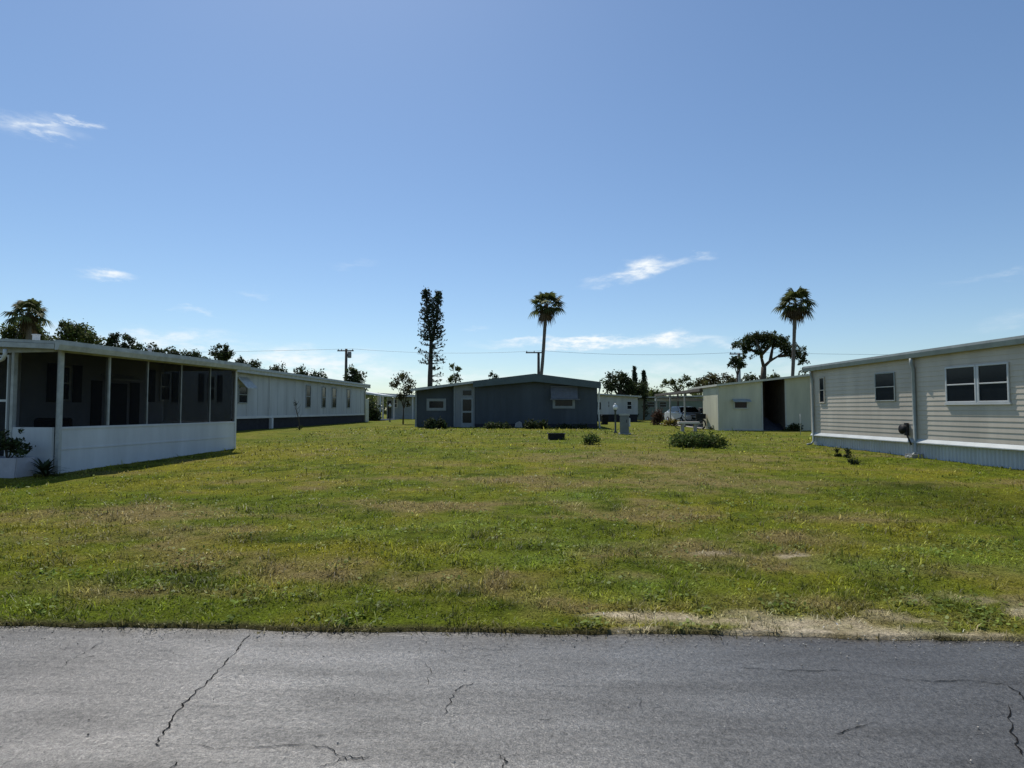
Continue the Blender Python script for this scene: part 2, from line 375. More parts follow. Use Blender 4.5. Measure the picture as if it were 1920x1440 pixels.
def build_road():
    m = bpy.data.materials.new('worn_asphalt'); m.use_nodes = True; t = m.node_tree; b = t.nodes['Principled BSDF']; K = t.links
    co = t.nodes.new('ShaderNodeTexCoord')
    def noise(scale, det=5, ro=.6, vec=None):
        n = t.nodes.new('ShaderNodeTexNoise'); n.inputs['Scale'].default_value = scale; n.inputs['Detail'].default_value = det; n.inputs['Roughness'].default_value = ro
        K.new(vec or co.outputs['Object'], n.inputs['Vector']); return n
    def rng_(src, a, b_, c, d):
        r = t.nodes.new('ShaderNodeMapRange'); r.inputs[1].default_value = a; r.inputs[2].default_value = b_; r.inputs[3].default_value = c; r.inputs[4].default_value = d
        K.new(src, r.inputs[0]); return r.outputs[0]
    def mul(a, b_):
        n = t.nodes.new('ShaderNodeMath'); n.operation = 'MULTIPLY'; K.new(a, n.inputs[0]); K.new(b_, n.inputs[1]); return n.outputs[0]
    mpn = t.nodes.new('ShaderNodeMapping'); mpn.inputs['Scale'].default_value = (.35, 1.6, 1); K.new(co.outputs['Object'], mpn.inputs[0])
    tracks = noise(2.2, 5, .6, mpn.outputs[0]); grain = noise(95, 4, .8); stone = noise(30, 4, .7); patch = noise(.9, 3, .5)
    vor = t.nodes.new('ShaderNodeTexVoronoi'); vor.inputs['Scale'].default_value = 55; K.new(co.outputs['Object'], vor.inputs['Vector'])
    spec_ = rng_(vor.outputs['Distance'], .1, .55, 1.25, .72)
    f = mul(mul(rng_(tracks.outputs[0], .3, .7, .66, 1.36), rng_(grain.outputs[0], .3, .7, .35, 1.7)), mul(rng_(stone.outputs[0], .3, .7, .6, 1.4), spec_))
    # hairline crazing where the binder has aged
    wv = t.nodes.new('ShaderNodeTexNoise'); wv.inputs['Scale'].default_value = 9; K.new(co.outputs['Object'], wv.inputs['Vector'])
    wa = t.nodes.new('ShaderNodeVectorMath'); wa.operation = 'SCALE'; wa.inputs['Scale'].default_value = .16; K.new(wv.outputs['Color'], wa.inputs[0])
    wb = t.nodes.new('ShaderNodeVectorMath'); wb.operation = 'ADD'; K.new(wa.outputs[0], wb.inputs[0]); K.new(co.outputs['Object'], wb.inputs[1])
    vc = t.nodes.new('ShaderNodeTexVoronoi'); vc.feature = 'DISTANCE_TO_EDGE'; vc.inputs['Scale'].default_value = 4.2; K.new(wb.outputs[0], vc.inputs['Vector'])
    crk = rng_(vc.outputs['Distance'], .004, .022, 0, 1)
    pm = noise(1.7, 4, .65); gate = rng_(pm.outputs[0], .58, .68, 1, .35)
    mxc = t.nodes.new('ShaderNodeMath'); mxc.operation = 'MAXIMUM'; K.new(crk, mxc.inputs[0]); K.new(gate, mxc.inputs[1])
    f = mul(f, mxc.outputs[0])
    v = t.nodes.new('ShaderNodeVectorMath'); v.operation = 'SCALE'; v.inputs[0].default_value = (.064, .062, .058); K.new(f, v.inputs['Scale'])
    K.new(v.outputs[0], b.inputs['Base Color'])
    rr = t.nodes.new('ShaderNodeMath'); rr.operation = 'ADD'; K.new(rng_(tracks.outputs[0], .3, .7, .46, .33), rr.inputs[0]); K.new(rng_(grain.outputs[0], .3, .7, .09, -.09), rr.inputs[1]); K.new(rr.outputs[0], b.inputs['Roughness'])
    K.new(mul(mul(rng_(stone.outputs[0], .3, .7, .62, 1.35), rng_(tracks.outputs[0], .3, .7, .65, 1.3)), mul(mxc.outputs[0], rng_(grain.outputs[0], .32, .68, .45, 1.3))), b.inputs['Specular IOR Level'])
    b.inputs['Specular Tint'].default_value = (1, .965, .91, 1)
    bp = t.nodes.new('ShaderNodeBump'); bp.inputs['Strength'].default_value = .55; bp.inputs['Distance'].default_value = .006
    ad = t.nodes.new('ShaderNodeMath'); ad.operation = 'ADD'; K.new(grain.outputs[0], ad.inputs[0]); K.new(stone.outputs[0], ad.inputs[1])
    K.new(ad.outputs[0], bp.inputs['Height']); K.new(bp.outputs[0], b.inputs['Normal'])
    xs = np.r_[np.linspace(-300, -9, 12), np.linspace(-8, 8, 161), np.linspace(9, 300, 12)]
    ys = np.r_[-7.0, -3, 0, np.linspace(1.5, EDGE - .02, 24)]
    X, Y = np.meshgrid(xs, ys)
    Yw = np.where(Y > EDGE - .1, Y + .08, Y)
    Z = (fbm(X * .8, Y * .8, 77) - .5) * .012
    idx = np.arange(X.size).reshape(X.shape)
    Fc = np.stack([idx[:-1, :-1], idx[:-1, 1:], idx[1:, 1:], idx[1:, :-1]], -1).reshape(-1, 4)
    o = np_mesh('road', np.stack([X, Yw, Z], -1).reshape(-1, 3), Fc, m); o.data.shade_smooth(); structure(o)
    # cracks: open seams with broken edges, lying in the surface
    cm_ = mat('crack_dirt', (.012, .012, .012), .95, .05, .3, 30)
    def roadpt(px, py):
        d = ray(px, py); q = EYE + d * (-(EYE.z - .004) / d.z); return q
    CR = [([(470, 1186), (455, 1205), (440, 1222), (420, 1245), (398, 1268), (380, 1286), (362, 1300), (345, 1318), (332, 1336), (318, 1358), (300, 1382), (296, 1400)], .011),
          ([(330, 1425), (322, 1440), (318, 1470)], .009), ([(115, 1252), (130, 1238), (160, 1222), (196, 1202)], .006), ([(160, 1232), (178, 1230)], .008),
          ([(800, 1240), (806, 1262), (800, 1286)], .004), ([(890, 1280), (858, 1290), (846, 1310), (832, 1340)], .007),
          ([(440, 1400), (500, 1398), (580, 1394), (620, 1402), (650, 1425), (700, 1418)], .006), ([(600, 1440), (625, 1428), (655, 1418), (690, 1424)], .006),
          ([(930, 1412), (950, 1424), (945, 1445)], .008), ([(1380, 1252), (1480, 1256), (1570, 1256), (1640, 1264), (1690, 1272), (1750, 1277), (1830, 1274), (1890, 1284)], .007),
          ([(1890, 1284), (1920, 1305), (1935, 1330)], .009), ([(1895, 1320), (1890, 1345), (1905, 1390), (1915, 1415)], .009), ([(1560, 1375), (1600, 1366), (1650, 1352)], .007), ([(1010, 1350), (1035, 1350)], .006), ([(985, 1367), (1002, 1367)], .006),
          ([(300, 1395), (430, 1402), (440, 1400)], .004), ([(980, 1285), (1200, 1288), (1190, 1282)], .003)]
    mb = MB()
    for pts, w in CR:
        fine = []
        for (a, b2) in zip(pts[:-1], pts[1:]):
            for k in range(5):
                s = k / 5; fine.append(roadpt(a[0] + (b2[0] - a[0]) * s, a[1] + (b2[1] - a[1]) * s))
        fine.append(roadpt(*pts[-1])); n = len(fine); vs = []
        for i, p in enumerate(fine):
            d = (fine[min(i + 1, n - 1)] - fine[max(i - 1, 0)]).normalized(); nn = Vector((-d.y, d.x, 0))
            j = nn * random.uniform(-.012, .012); ww = w * random.uniform(.15, 1.0) * .5 * (1 if 0 < i < n - 1 else .1)
            z = float((fbm(np.array(p.x * .8), np.array(p.y * .8), 77) - .5) * .012) + .004
            q = p + j; vs += [(q.x + nn.x * ww, q.y + nn.y * ww, z), (q.x - nn.x * ww, q.y - nn.y * ww, z)]
        mb.add(vs, [(2 * i, 2 * i + 1, 2 * i + 3, 2 * i + 2) for i in range(n - 1)])
    structure(part('road_cracks', mb, cm_))
build_road()

def build_grit():
    n = 900; x = rng.uniform(-7, 7, n); y = EDGE - .02 - rng.gamma(1.2, .09, n); z = .008; r_ = rng.uniform(.002, .007, n)
    far = rng.random(n) < .2; y = np.where(far, rng.uniform(2.6, EDGE, n), y)
    oc = np.array([(1, 0, 0), (-1, 0, 0), (0, 1, 0), (0, -1, 0), (0, 0, .8), (0, 0, -.8)]); fc = np.array([(0, 2, 4), (2, 1, 4), (1, 3, 4), (3, 0, 4), (2, 0, 5), (1, 2, 5), (3, 1, 5), (0, 3, 5)])
    V = np.stack([x, y, np.full(n, z)], -1)[:, None, :] + oc[None] * r_[:, None, None] * rng.uniform(.6, 1.4, (n, 6, 1))
    F_ = (fc[None] + (np.arange(n) * 6)[:, None, None]).reshape(-1, 3)
    tn = np.repeat(rng.uniform(.15, .6, n)[:, None] * np.array((1, .92, .8)), 6, 0)
    o = np_mesh('loose_grit', V.reshape(-1, 3), F_, leafmat('grit', (1, 1, 1), 0), None, tn); o['kind'] = 'stuff'
build_grit()

def build_grass():
    m = leafmat('grass_blades', (1, 1, 1), .42)
    pb = [n for n in m.node_tree.nodes if n.type == 'BSDF_PRINCIPLED'][0]; pb.inputs['Specular IOR Level'].default_value = .16; pb.inputs['Roughness'].default_value = .5
    bands = [(EDGE - .12, 5.4, 3300, .040, .0066), (5.4, 7.5, 1700, .042, .0082), (7.5, 11, 800, .046, .0105), (11, 16, 300, .052, .015), (16, 24, 110, .062, .026), (24, 36, 40, .075, .045)]
    Vs = []; Fs = []; Ts = []; off = 0
    for (y0, y1, den, ln, wd) in bands:
        w0 = .93 * y1 + 1.2; n = int(den * (y1 - y0) * 2 * w0)
        y = rng.uniform(y0, y1, n); x = rng.uniform(-w0, w0, n); keep = (np.abs(x) < .93 * y + 1.2) & ((y > EDGE - .035 + edge_wobble(x)) | ((rng.random(n) < .07) & (np.abs(x) < 14))); x = x[keep]; y = y[keep]
        keep = ~((x < -10.35) & (y > 11.6)) & ~((x > 12.1) & (y > 8))
        x = x[keep]; y = y[keep]
        C, S = lawn(x, y)
        clump = fbm(x * 3.1, y * 3.1, 61); keep = (rng.random(len(x)) > S * .8) & (rng.random(len(x)) < .35 + 1.3 * np.clip(clump - .25, 0, 1)); x = x[keep]; y = y[keep]; C = C[keep]; S = S[keep]; clump = clump[keep]
        n = len(x); z = np.where(y < EDGE, .012, gz(x, y) - .004)
        tuft0 = .15 + 1.3 * vnoise(x * 5.5, y * 5.5, 97) + .6 * vnoise(x * 13, y * 13, 98) * (y < 9)
        tall = rng.gamma(5, .2, n) * (0.35 + clump * 1.3) * np.clip(tuft0, .4, 1.9) * np.where(S > .3, .8, 1); l = ln * tall; w = wd * rng.uniform(.6, 1.4, n)
        th = rng.uniform(0, 2 * np.pi, n); lean = rng.uniform(.25, 1.25, n); bend = rng.uniform(.2, .9, n)
        dx, dy = np.cos(th), np.sin(th); tx, ty = -dy, dx
        b = np.stack([x, y, z], -1)
        d1 = np.stack([dx * np.sin(lean), dy * np.sin(lean), np.cos(lean)], -1)
        l2 = np.minimum(lean + bend, 1.7); d2 = np.stack([dx * np.sin(l2), dy * np.sin(l2), np.cos(l2)], -1)
        s = np.stack([tx, ty, np.zeros(n)], -1) * w[:, None]
        p1 = b + d1 * (l * .55)[:, None]; p2 = p1 + d2 * (l * .45)[:, None]
        V = np.stack([b - s * .5, b + s * .5, p1 + s * .45, p1 - s * .45, p2], 1).reshape(-1, 3)
        i = np.arange(n) * 5 + off
        Fs.append(np.concatenate([np.stack([i, i + 1, i + 2], -1), np.stack([i, i + 2, i + 3], -1), np.stack([i + 3, i + 2, i + 4], -1)]))
        tuft = .22 + 1.15 * fbm(x * 3.0, y * 3.0, 83, 3) + .9 * (vnoise(x * 6.5, y * 6.5, 91) - .3)
        tone = np.exp(rng.normal(0, .36, n))[:, None] * C * 1.2 * np.clip(tuft, .22, 1.8)[:, None]
        yel = rng.random(n)[:, None]; tone = np.where(yel < .10, tone * .3 + np.array((.22, .19, .09)) * .7, tone)
        Ts.append(np.repeat(np.clip(tone, .008, .75), 5, 0)); Vs.append(V); off += n * 5
    # flat broad-leaved weeds between the blades
    n = 60000; y = EDGE + .04 + (13 - EDGE) * rng.random(n) ** 1.5; x = rng.uniform(-1, 1, n) * (.93 * y + 1.0)
    w_ = 0
    for e in WEED: w_ = np.maximum(w_, ell(x, y, *e))
    cl = vnoise(x * 2.6, y * 2.6, 301) * .6 + vnoise(x * 8, y * 8, 305) * .4
    keep = (rng.random(n) < np.clip((cl - .57) * 2.6 + w_ * .3, 0, 1)) & ~((x < -10.3) & (y > 11.4)) & ~((x > 12) & (y > 8)); x = x[keep]; y = y[keep]
    C, S = lawn(x, y); k2 = S < .3; x = x[k2]; y = y[k2]; C = C[k2]; n = len(x)
    P0 = np.stack([x, y, gz(x, y) + rng.uniform(.012, .045, n)], -1)
    a = np.stack([rng.normal(size=n), rng.normal(size=n), rng.normal(0, .45, n)], -1); a /= np.linalg.norm(a, axis=1)[:, None]
    b = np.cross(a, np.stack([rng.normal(0, .4, n), rng.normal(0, .4, n), np.ones(n)], -1)); b /= np.linalg.norm(b, axis=1)[:, None]
    sz = (rng.uniform(.02, .044, n) * (1 + (y - EDGE) * .02))[:, None]
    V = np.stack([P0 - a * sz * .5, P0 - a * sz * .1 + b * sz * .36, P0 + a * sz * .3 + b * sz * .28, P0 + a * sz * .5, P0 + a * sz * .3 - b * sz * .28, P0 - a * sz * .1 - b * sz * .36], 1).reshape(-1, 3)
    i = np.arange(n) * 6 + off
    Fs.append(np.concatenate([np.stack([i, i + 1, i + 5], -1), np.stack([i + 1, i + 2, i + 5], -1), np.stack([i + 2, i + 4, i + 5], -1), np.stack([i + 2, i + 3, i + 4], -1)]))
    Ts.append(np.repeat(np.clip((C * .5 + np.array((.10, .145, .03))) * np.exp(rng.normal(0, .28, n))[:, None], .01, .7), 6, 0)); Vs.append(V); off += n * 6
    o = np_mesh('grass', np.concatenate(Vs), np.concatenate(Fs), m, None, np.concatenate(Ts)); o['kind'] = 'stuff'
build_grass()

# ================================================================ FOLIAGE HELPERS
def cards(P0, size, tone, rs, aspect=.55, flat=0.0):
    """one small four-cornered leaf at each point"""
    n = len(P0); a = rs.normal(size=(n, 3)); a /= np.linalg.norm(a, axis=1)[:, None]
    if flat: a[:, 2] *= (1 - flat); a /= np.linalg.norm(a, axis=1)[:, None]
    b = np.cross(a, rs.normal(size=(n, 3))); b /= np.linalg.norm(b, axis=1)[:, None]
    s = (size * rs.uniform(.6, 1.4, n))[:, None]
    V = np.stack([P0 - a * s * .5, P0 + b * s * aspect * .5, P0 + a * s * .5, P0 - b * s * aspect * .5], 1).reshape(-1, 3)
    i = np.arange(n) * 4
    Fc = np.stack([i, i + 1, i + 2, i + 3], -1)
    return V, Fc, np.repeat(tone, 4, 0)
def leaf_cloud(name, blobs, n, size, m, parent, seed, spread=.5, clump=.16):
    """leaves gathered in twig clumps over the volume of some ellipsoids (x, y, z, rx, ry, rz)"""
    rs = np.random.default_rng(seed); B = np.array(blobs, float)
    w = (B[:, 3] * B[:, 4] * B[:, 5]) ** .75; w /= w.sum()
    nc = max(8, n // 22); k = rs.choice(len(B), nc, p=w)
    d = rs.normal(size=(nc, 3)); d /= np.linalg.norm(d, axis=1)[:, None]
    r = rs.random(nc) ** spread
    cen = B[k, :3] + d * B[k, 3:] * r[:, None]
    ct = np.exp(rs.normal(0, .28, nc))
    j = rs.integers(0, nc, n)
    rad = B[k[j], 3:].mean(1) * clump * 2 + size * .6
    Pn = cen[j] + rs.normal(size=(n, 3)) * (rad * .5)[:, None]
    tone = (ct[j] * np.exp(rs.normal(0, .25, n)))[:, None] * np.array((1, 1, 1)) * (1 + rs.normal(0, .08, (n, 3)))
    V, Fc, T = cards(Pn, size, np.clip(tone, .1, 3), rs)
    return np_mesh(name, V, Fc, m, parent, T)

def broad_tree(name, label, px, base, blobs_px, Y, n, size, m, seed, depth=.8, group=None, trunk_r=.16, trunk_top=None, cat='tree', stems=None, spread=.5, clump=.16):
    """blobs_px: (px, py, half w, half h) seen from the road; the crown is as deep as it is wide"""
    b = P(px, 760, Y); z0 = gzf(b.x, Y)
    t = thing(name, label, cat, (b.x, Y, z0), 0, group)
    bl = []; rs = random.Random(seed)
    for (cx, cy, hw, hh) in blobs_px:
        dy = rs.uniform(-.3, .3) * hw * Y / F
        c = P(cx, cy, Y + dy); s = Y / F
        bl.append((c.x - b.x, dy, c.z - z0, hw * s, hw * s * depth, hh * s))
    mb = MB(); top = max(bl, key=lambda q: q[2])
    cz = sum(q[2] for q in bl) / len(bl); fork = max(.5, min(q[2] - q[5] for q in bl) * .95) if trunk_top is None else trunk_top
    mx_ = sum(q[0] for q in bl) / len(bl) * .4
    mb.tube([(0, 0, -.15), (mx_ * .3, 0, fork * .5), (mx_, 0, fork)], [trunk_r * 1.25, trunk_r, trunk_r * .85])
    for q in bl:
        e = Vector(q[:3]); s0 = Vector((mx_, 0, fork * .93)); mid = s0.lerp(e, .5) + Vector((0, 0, .12 * (e - s0).length))
        mb.tube([s0, mid, e], [trunk_r * .6, trunk_r * .4, trunk_r * .12], 6)
    part('trunk', mb, M['bark'], t, True)
    leaf_cloud('crown', bl, n, size, m, t, seed, spread, clump)
    return t
def bush(name, label, px, py, w_px, h_px, n, size, m, seed, depth=.8, cat='bush', lobes=7, group=None):
    b = onground(px, py); s = b.y / F; t = thing(name, label, cat, (b.x, b.y, gzf(b.x, b.y)), 0, group)
    rs = random.Random(seed); bl = []; W, H = w_px * s / 2, h_px * s
    for i in range(lobes):
        a = rs.uniform(-1, 1); bl.append((a * W * .72, rs.uniform(-.6, .6) * W * depth, H * rs.uniform(.28, .6) * (1 - .35 * abs(a)), W * rs.uniform(.28, .42), W * .35 * depth, H * rs.uniform(.28, .42)))
    mb = MB()
    for q in bl: mb.tube([(q[0] * .25, q[1] * .25, -.05), (q[0] * .6, q[1] * .6, q[2] * .5), q[:3]], [.022, .016, .006], 5)
    part('stems', mb, M['bark'], t, True); leaf_cloud('foliage', bl, n, size, m, t, seed, .6, .22)
    return t

# ================================================================ LEFT SCREENED-PORCH HOUSE
def ribbed_roof(mb, x0, x1, y0, z0, y1, z1, th, step=.4):
    """sheet with standing ribs running down the slope (y direction)"""
    mb.prism([(y0, z0 - th), (y1, z1 - th), (y1, z1), (y0, z0)], 0, x0, x1)
    n = int((x1 - x0) / step)
    for i in range(1, n):
        x = x0 + (x1 - x0) * i / n
        mb.prism([(y0 + .004, z0 - .005), (y1 - .004, z1 - .005), (y1 - .004, z1 + .028), (y0 + .004, z0 + .028)], 0, x - .022, x + .022)
def window_px(t, x0, x1, z0, z1, y, frame, glass, fw=.05, mid=True, depth=.05, name='window', sgn=-1):
    """window on a wall whose outside is towards sgn*y"""
    a, b = sorted((y, y + sgn * depth))
    f = MB()
    f.box(x0, x1, a, b, z0, z0 + fw); f.box(x0, x1, a, b, z1 - fw, z1); f.box(x0, x0 + fw, a, b, z0 + fw, z1 - fw); f.box(x1 - fw, x1, a, b, z0 + fw, z1 - fw)
    if mid: zc = (z0 + z1) / 2; f.box(x0 + fw, x1 - fw, a, b - .008 if sgn > 0 else b, zc - fw * .4, zc + fw * .4)
    o = part(name, f, frame, t, bevel=.006)
    g = MB(); g.box(x0 + fw, x1 - fw, *sorted((y + sgn * .004, y + sgn * depth * .45)), z0 + fw, z1 - fw)
    part('pane', g, glass, o)
    return o
C0 = onground(107, 888); C1 = onground(441, 841)
def left_house():
    d = (C1 - C0); d.z = 0; Lp = d.length; ang = math.atan2(d.y, d.x)
    z0 = gzf(C0.x, C0.y); t = thing('screened_porch_house', 'low white mobile home with a long dark screened porch over a white knee wall', 'mobile home', (C0.x, C0.y, z0), ang)
    gy = lambda x: gzf(C0.x + d.x / Lp * x, C0.y + d.y / Lp * x) - z0
    KT = 1.0; RT = 2.83; DP = 2.6; HL = None; FR = 4.6; pitch = .055
    # local x runs away from the road, y into the house
    inv = (Matrix.Translation((C0.x, C0.y, z0)) @ Matrix.Rotation(ang, 4, 'Z')).inverted()
    def loc(px, py):
        o_ = inv @ EYE; dr_ = inv.to_3x3() @ ray(px, py); p_ = o_ + dr_ * ((DP - o_.y) / dr_.y); return p_.x, p_.z
    HL = loc(434, 740)[0]
    mb = MB(); mb.box(0, Lp, 0, .06, -.25, KT); part('knee_wall', mb, M['porch_white'], t)
    mb = MB(); mb.box(0.003, Lp - .003, -.014, -.001, .50, .53); mb.box(.003, Lp - .003, -.02, -.001, KT - .05, KT - .004); part('knee_wall_seam', mb, M['porch_white'], t)
    mb = MB(); mb.box(-.06, -.001, .1, 1.10, -.2, KT - .006); part('front_knee_wall', mb, M['porch_white'], t)
    posts = [0, .203, .405, .605, .805, 1.0]
    for i, f in enumerate(posts):
        mb = MB(); w = .036 if i in (0, 5) else .022; x = f * (Lp - .06) + .03
        mb.box(x - w, x + w, -.02 if i < 2 or i == 5 else .03, .075, KT + .002 if 0 < i < 5 else -.2, RT - .205); part('post', mb, M['white' if i == 5 else 'fascia'], t)
    mb = MB(); mb.box(-.02, Lp, -.02, .08, RT - .203, RT - .05); [mb.prism([(.081, RT - .203), (DP - .02, RT - .203), (DP - .02, RT - .052 + pitch * (DP + .2)), (.081, RT - .052 + pitch * .301)], 0, xa_, xb_) for xa_, xb_ in ((-.075, -.021), (Lp - .06, Lp - .001))]; part('header_beam', mb, M['fascia'], t)
    for y in (1.14, 2.1):
        mb = MB(); mb.box(-.07, .02, y - .035, y + .035, -.2, RT - .205); part('post', mb, M['fascia'], t)
    for a, b in zip(posts[:-1], posts[1:]):
        mb = MB(); mb.box(a * (Lp - .06) + .056, b * (Lp - .06) + .004, .012, .018, KT + .006, RT - .206); part('screen_panel', mb, M['screen'], t)
    mb = MB(); mb.box(-.03, -.024, .06, .97, KT + .003, RT - .2); part('screen_panel', mb, M['screen'], t)
    mb = MB(); mb.box(Lp - .03, Lp - .024, .08, DP - .02, KT + .003, RT - .2); part('screen_panel', mb, M['screen'], t)
    mb = MB(); mb.box(Lp - .06, Lp - .002, .08, DP - .02, -.2, KT); part('end_knee_wall', mb, M['porch_white'], t)
    # screen door in the front face
    f = MB(); f.box(-.06, -.01, 1.26, 1.29, .1, 2.58); f.box(-.06, -.01, 2.0, 2.03, .1, 2.58); f.box(-.06, -.01, 1.291, 1.999, 1.55, 1.60); f.box(-.06, -.01, 1.291, 1.999, .1, .25); f.box(-.06, -.01, 1.291, 1.999, 2.54, 2.58)
    dr = part('screen_door', f, M['white'], t); g = MB(); g.box(-.04, -.034, 1.29, 2.0, .25, 2.54); part('door_screen', g, M['screen'], dr)
    mb = MB(); mb.box(-.02, Lp - .02, .065, DP - .01, -.1, .12); part('porch_floor', mb, M['conc'], t)
    # roof
    mb = MB(); ribbed_roof(mb, -.34, Lp + .2, -.22, RT, DP, RT + pitch * (DP + .22), .06); rf = part('porch_roof', mb, M['roof'], t)
    mb = MB()
    mb.prism([(-.235, RT - .19), (-.222, RT - .19), (-.222, RT + .015), (-.34, RT + .015), (-.345, RT - .08), (-.30, RT - .19)], 0, -.36, Lp + .22)
    part('gutter', mb, M['fascia'], t)
    mb = MB(); mb.prism([(-.20, RT - .17), (DP, RT - .17 + pitch * DP), (DP, RT - .065 + pitch * DP), (-.20, RT - .065)], 0, -.36, -.342); part('front_fascia', mb, M['fascia'], t)
    mb = MB(); mb.box(.36, .46, 1.05, 1.15, RT + .07, RT + .24); mb.box(.35, .47, 1.04, 1.16, RT + .24, RT + .26); part('roof_vent', mb, M['white'], t)
    mb = MB(); mb.tube([(3.9, 1.2, RT + .06), (3.9, 1.2, RT + .27)], .045, 10); mb.tube([(3.9, 1.2, RT + .27), (3.9, 1.2, RT + .31)], .075, 10); part('roof_vent', mb, M['white'], t, True)
    mb = MB(); mb.tube([(-.36, 1.0, RT - .16), (-.36, 1.0, RT - .27), (-.33, 1.08, RT - .36), (-.24, 1.6, RT - .52), (-.2, 2.06, RT - .6), (-.14, 2.08, RT - .7), (-.14, 2.08, -.1)], .04, 8); part('downspout', mb, M['white'], t, True)
    # house body behind the porch
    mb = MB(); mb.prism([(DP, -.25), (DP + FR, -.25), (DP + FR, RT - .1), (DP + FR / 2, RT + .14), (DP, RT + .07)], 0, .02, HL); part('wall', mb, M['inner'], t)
    mb = MB(); mb.prism([(DP + .003, RT + .075), (DP + FR / 2, RT + .19), (DP + FR + .2, RT - .06), (DP + FR + .2, RT - .01), (DP + FR / 2, RT + .24), (DP + .003, RT + .145)], 0, -.3, HL + .2); part('roof', mb, M['roof'], t)
    mb = MB(); mb.box(0.1, HL, DP - .03, DP - .002, .75, .80); mb.box(.1, HL, DP - .025, DP - .002, -.2, .18); part('wall_trim', mb, M['shutter'], t)
    for (p0, p1, q0, q1, s0, s1) in ((110, 131, 752, 706, 95, 143), (298, 318, 752, 708, 283, 327), (388, 402, 752, 710, 376, 411)):
        a, z_0 = loc(p0, q0); b = loc(p1, q1)[0]; z_1 = z_0 + .95
        window_px(t, a, b, z_0, z_1, DP - .001, M['fascia'], M['glass'], .05)
        for p in (s0, s1):
            s_ = loc(p, q0)[0]; mb = MB(); mb.box(s_ - .13, s_ + .13, DP - .035, DP - .002, z_0 - .03, z_1 + .03); part('shutter', mb, M['shutter'], t)
    a, b = loc(204, 740)[0], loc(236, 740)[0]
    mb = MB(); mb.box(a, b, DP - .045, DP - .002, .2, 2.15); part('door', mb, M['shutter'], t)
    for p in (180, 252):
        s_ = loc(p, 740)[0]; mb = MB(); mb.box(s_ - .17, s_ + .17, DP - .035, DP - .002, .9, 2.2); part('shutter', mb, M['shutter'], t)
    mb = MB(); mb.prism([(DP - .4, 2.22), (DP - .003, 2.36), (DP - .003, 2.40), (DP - .4, 2.26)], 0, a - .3, b + .2); part('door_canopy', mb, M['fascia'], t)
    # things on the porch
    def W(x, y, z=0): return t.matrix_basis_local @ Vector((x, y, z)) if False else Matrix.Translation(t.location) @ Matrix.Rotation(ang, 4, 'Z') @ Vector((x, y, z))
    c = thing('armchair', 'dark padded armchair behind the screen at the front end of the white porch', 'chair', W(1.3, 1.4, .12), ang + 2.2)
    mb = MB(); mb.box(-.34, .34, -.34, .30, .18, .46); part('seat', mb, M['dark'], c, bevel=.05)
    mb = MB(); mb.prism([(.30, .2), (.44, .2), (.54, 1.05), (.40, 1.07), (.30, .47)], 0, -.36, .36); part('backrest', mb, M['dark'], c, bevel=.05)
    for s in (-.46, .36):
        mb = MB(); mb.box(s, s + .10, -.34, .42, .14, .66); part('armrest', mb, M['dark'], c, bevel=.04)
    for sx in (-.4, .36):
        for sy in (-.3, .34):
            mb = MB(); mb.box(sx, sx + .05, sy, sy + .05, .001, .15); part('leg', mb, M['dark'], c)
    s_ = thing('porch_table', 'low dark slatted table beside the armchair on the screened porch', 'table', W(3.1, 1.3, .12), ang)
    mb = MB(); [mb.box(-.55, .55, -.3 + k * .13, -.2 + k * .13, .52, .56) for k in range(5)]; part('tabletop', mb, M['dark'], s_)
    for sx in (-.5, .45):
        for sy in (-.26, .24):
            mb = MB(); mb.box(sx, sx + .05, sy, sy + .05, .001, .518); part('leg', mb, M['dark'], s_)
    # planter and the two plants by the front
    pb = W(-.55, .62); pb.z = gzf(pb.x, pb.y)
    pl = thing('planter_box', 'pale rectangular planter box standing against the front of the white porch', 'planter', pb, ang)
    mb = MB(); mb.prism([(-.42, -.03), (.42, -.03), (.46, .40), (.40, .40), (.38, .06), (-.38, .06), (-.40, .40), (-.46, .40)], 0, -.18, .18); mb.prism([(-.40, -.03), (.40, -.03), (.44, .40), (-.44, .40)], 0, -.2, -.181); mb.prism([(-.40, -.03), (.40, -.03), (.44, .40), (-.44, .40)], 0, .181, .2); part('box', mb, M['terracotta'], pl)
    mb = MB(); mb.box(-.175, .175, -.38, .38, .1, .34); part('soil', mb, M['brick'], pl)
    return t, W
LH, LW = left_house()

def spiky_plant(name, label, loc, n, ln, wd, m, seed, upright=.5, cat='plant'):
    """rosette of pointed leaves"""
    t = thing(name, label, cat, loc); rs = random.Random(seed); V = []; Fc = []; T = []
    for i in range(n):
        a = rs.uniform(0, 6.283); e = rs.uniform(.15, 1.35) ; l = ln * rs.uniform(.6, 1.1); o = len(V); tone = rs.uniform(.5, 1.4)
        dx, dy = math.cos(a), math.sin(a); h0 = rs.uniform(0, .25) * ln
        for k in range(5):
            s = k / 4; ee = e - s * .9; 
            r_ = l * s * math.cos(e * .8); z = h0 + l * s * math.sin(e) - .35 * l * s * s
            w = wd * (.5 + 1.6 * s * (1 - s)) * (1 - s ** 3)
            V += [(dx * r_ - dy * w, dy * r_ + dx * w, z), (dx * r_ + dy * w, dy * r_ - dx * w, z)]; T += [(tone,) * 3] * 2
        Fc += [(o + 2 * k, o + 2 * k + 1, o + 2 * k + 3, o + 2 * k + 2) for k in range(4)]
    st = MB(); st.tube([(0, 0, -.06), (0, 0, ln * .3)], [.03, .02], 7); part('stem', st, M['bark'], t, True)
    np_mesh('leaves', np.array(V), np.array(Fc), m, t, np.array(T)); return t
pp = LW(-.55, .62); pp.z = gzf(pp.x, pp.y) + .34
tt = thing('planter_shrub', 'dark leafy shrub growing up out of the pale planter box', 'plant', pp)
mb = MB()
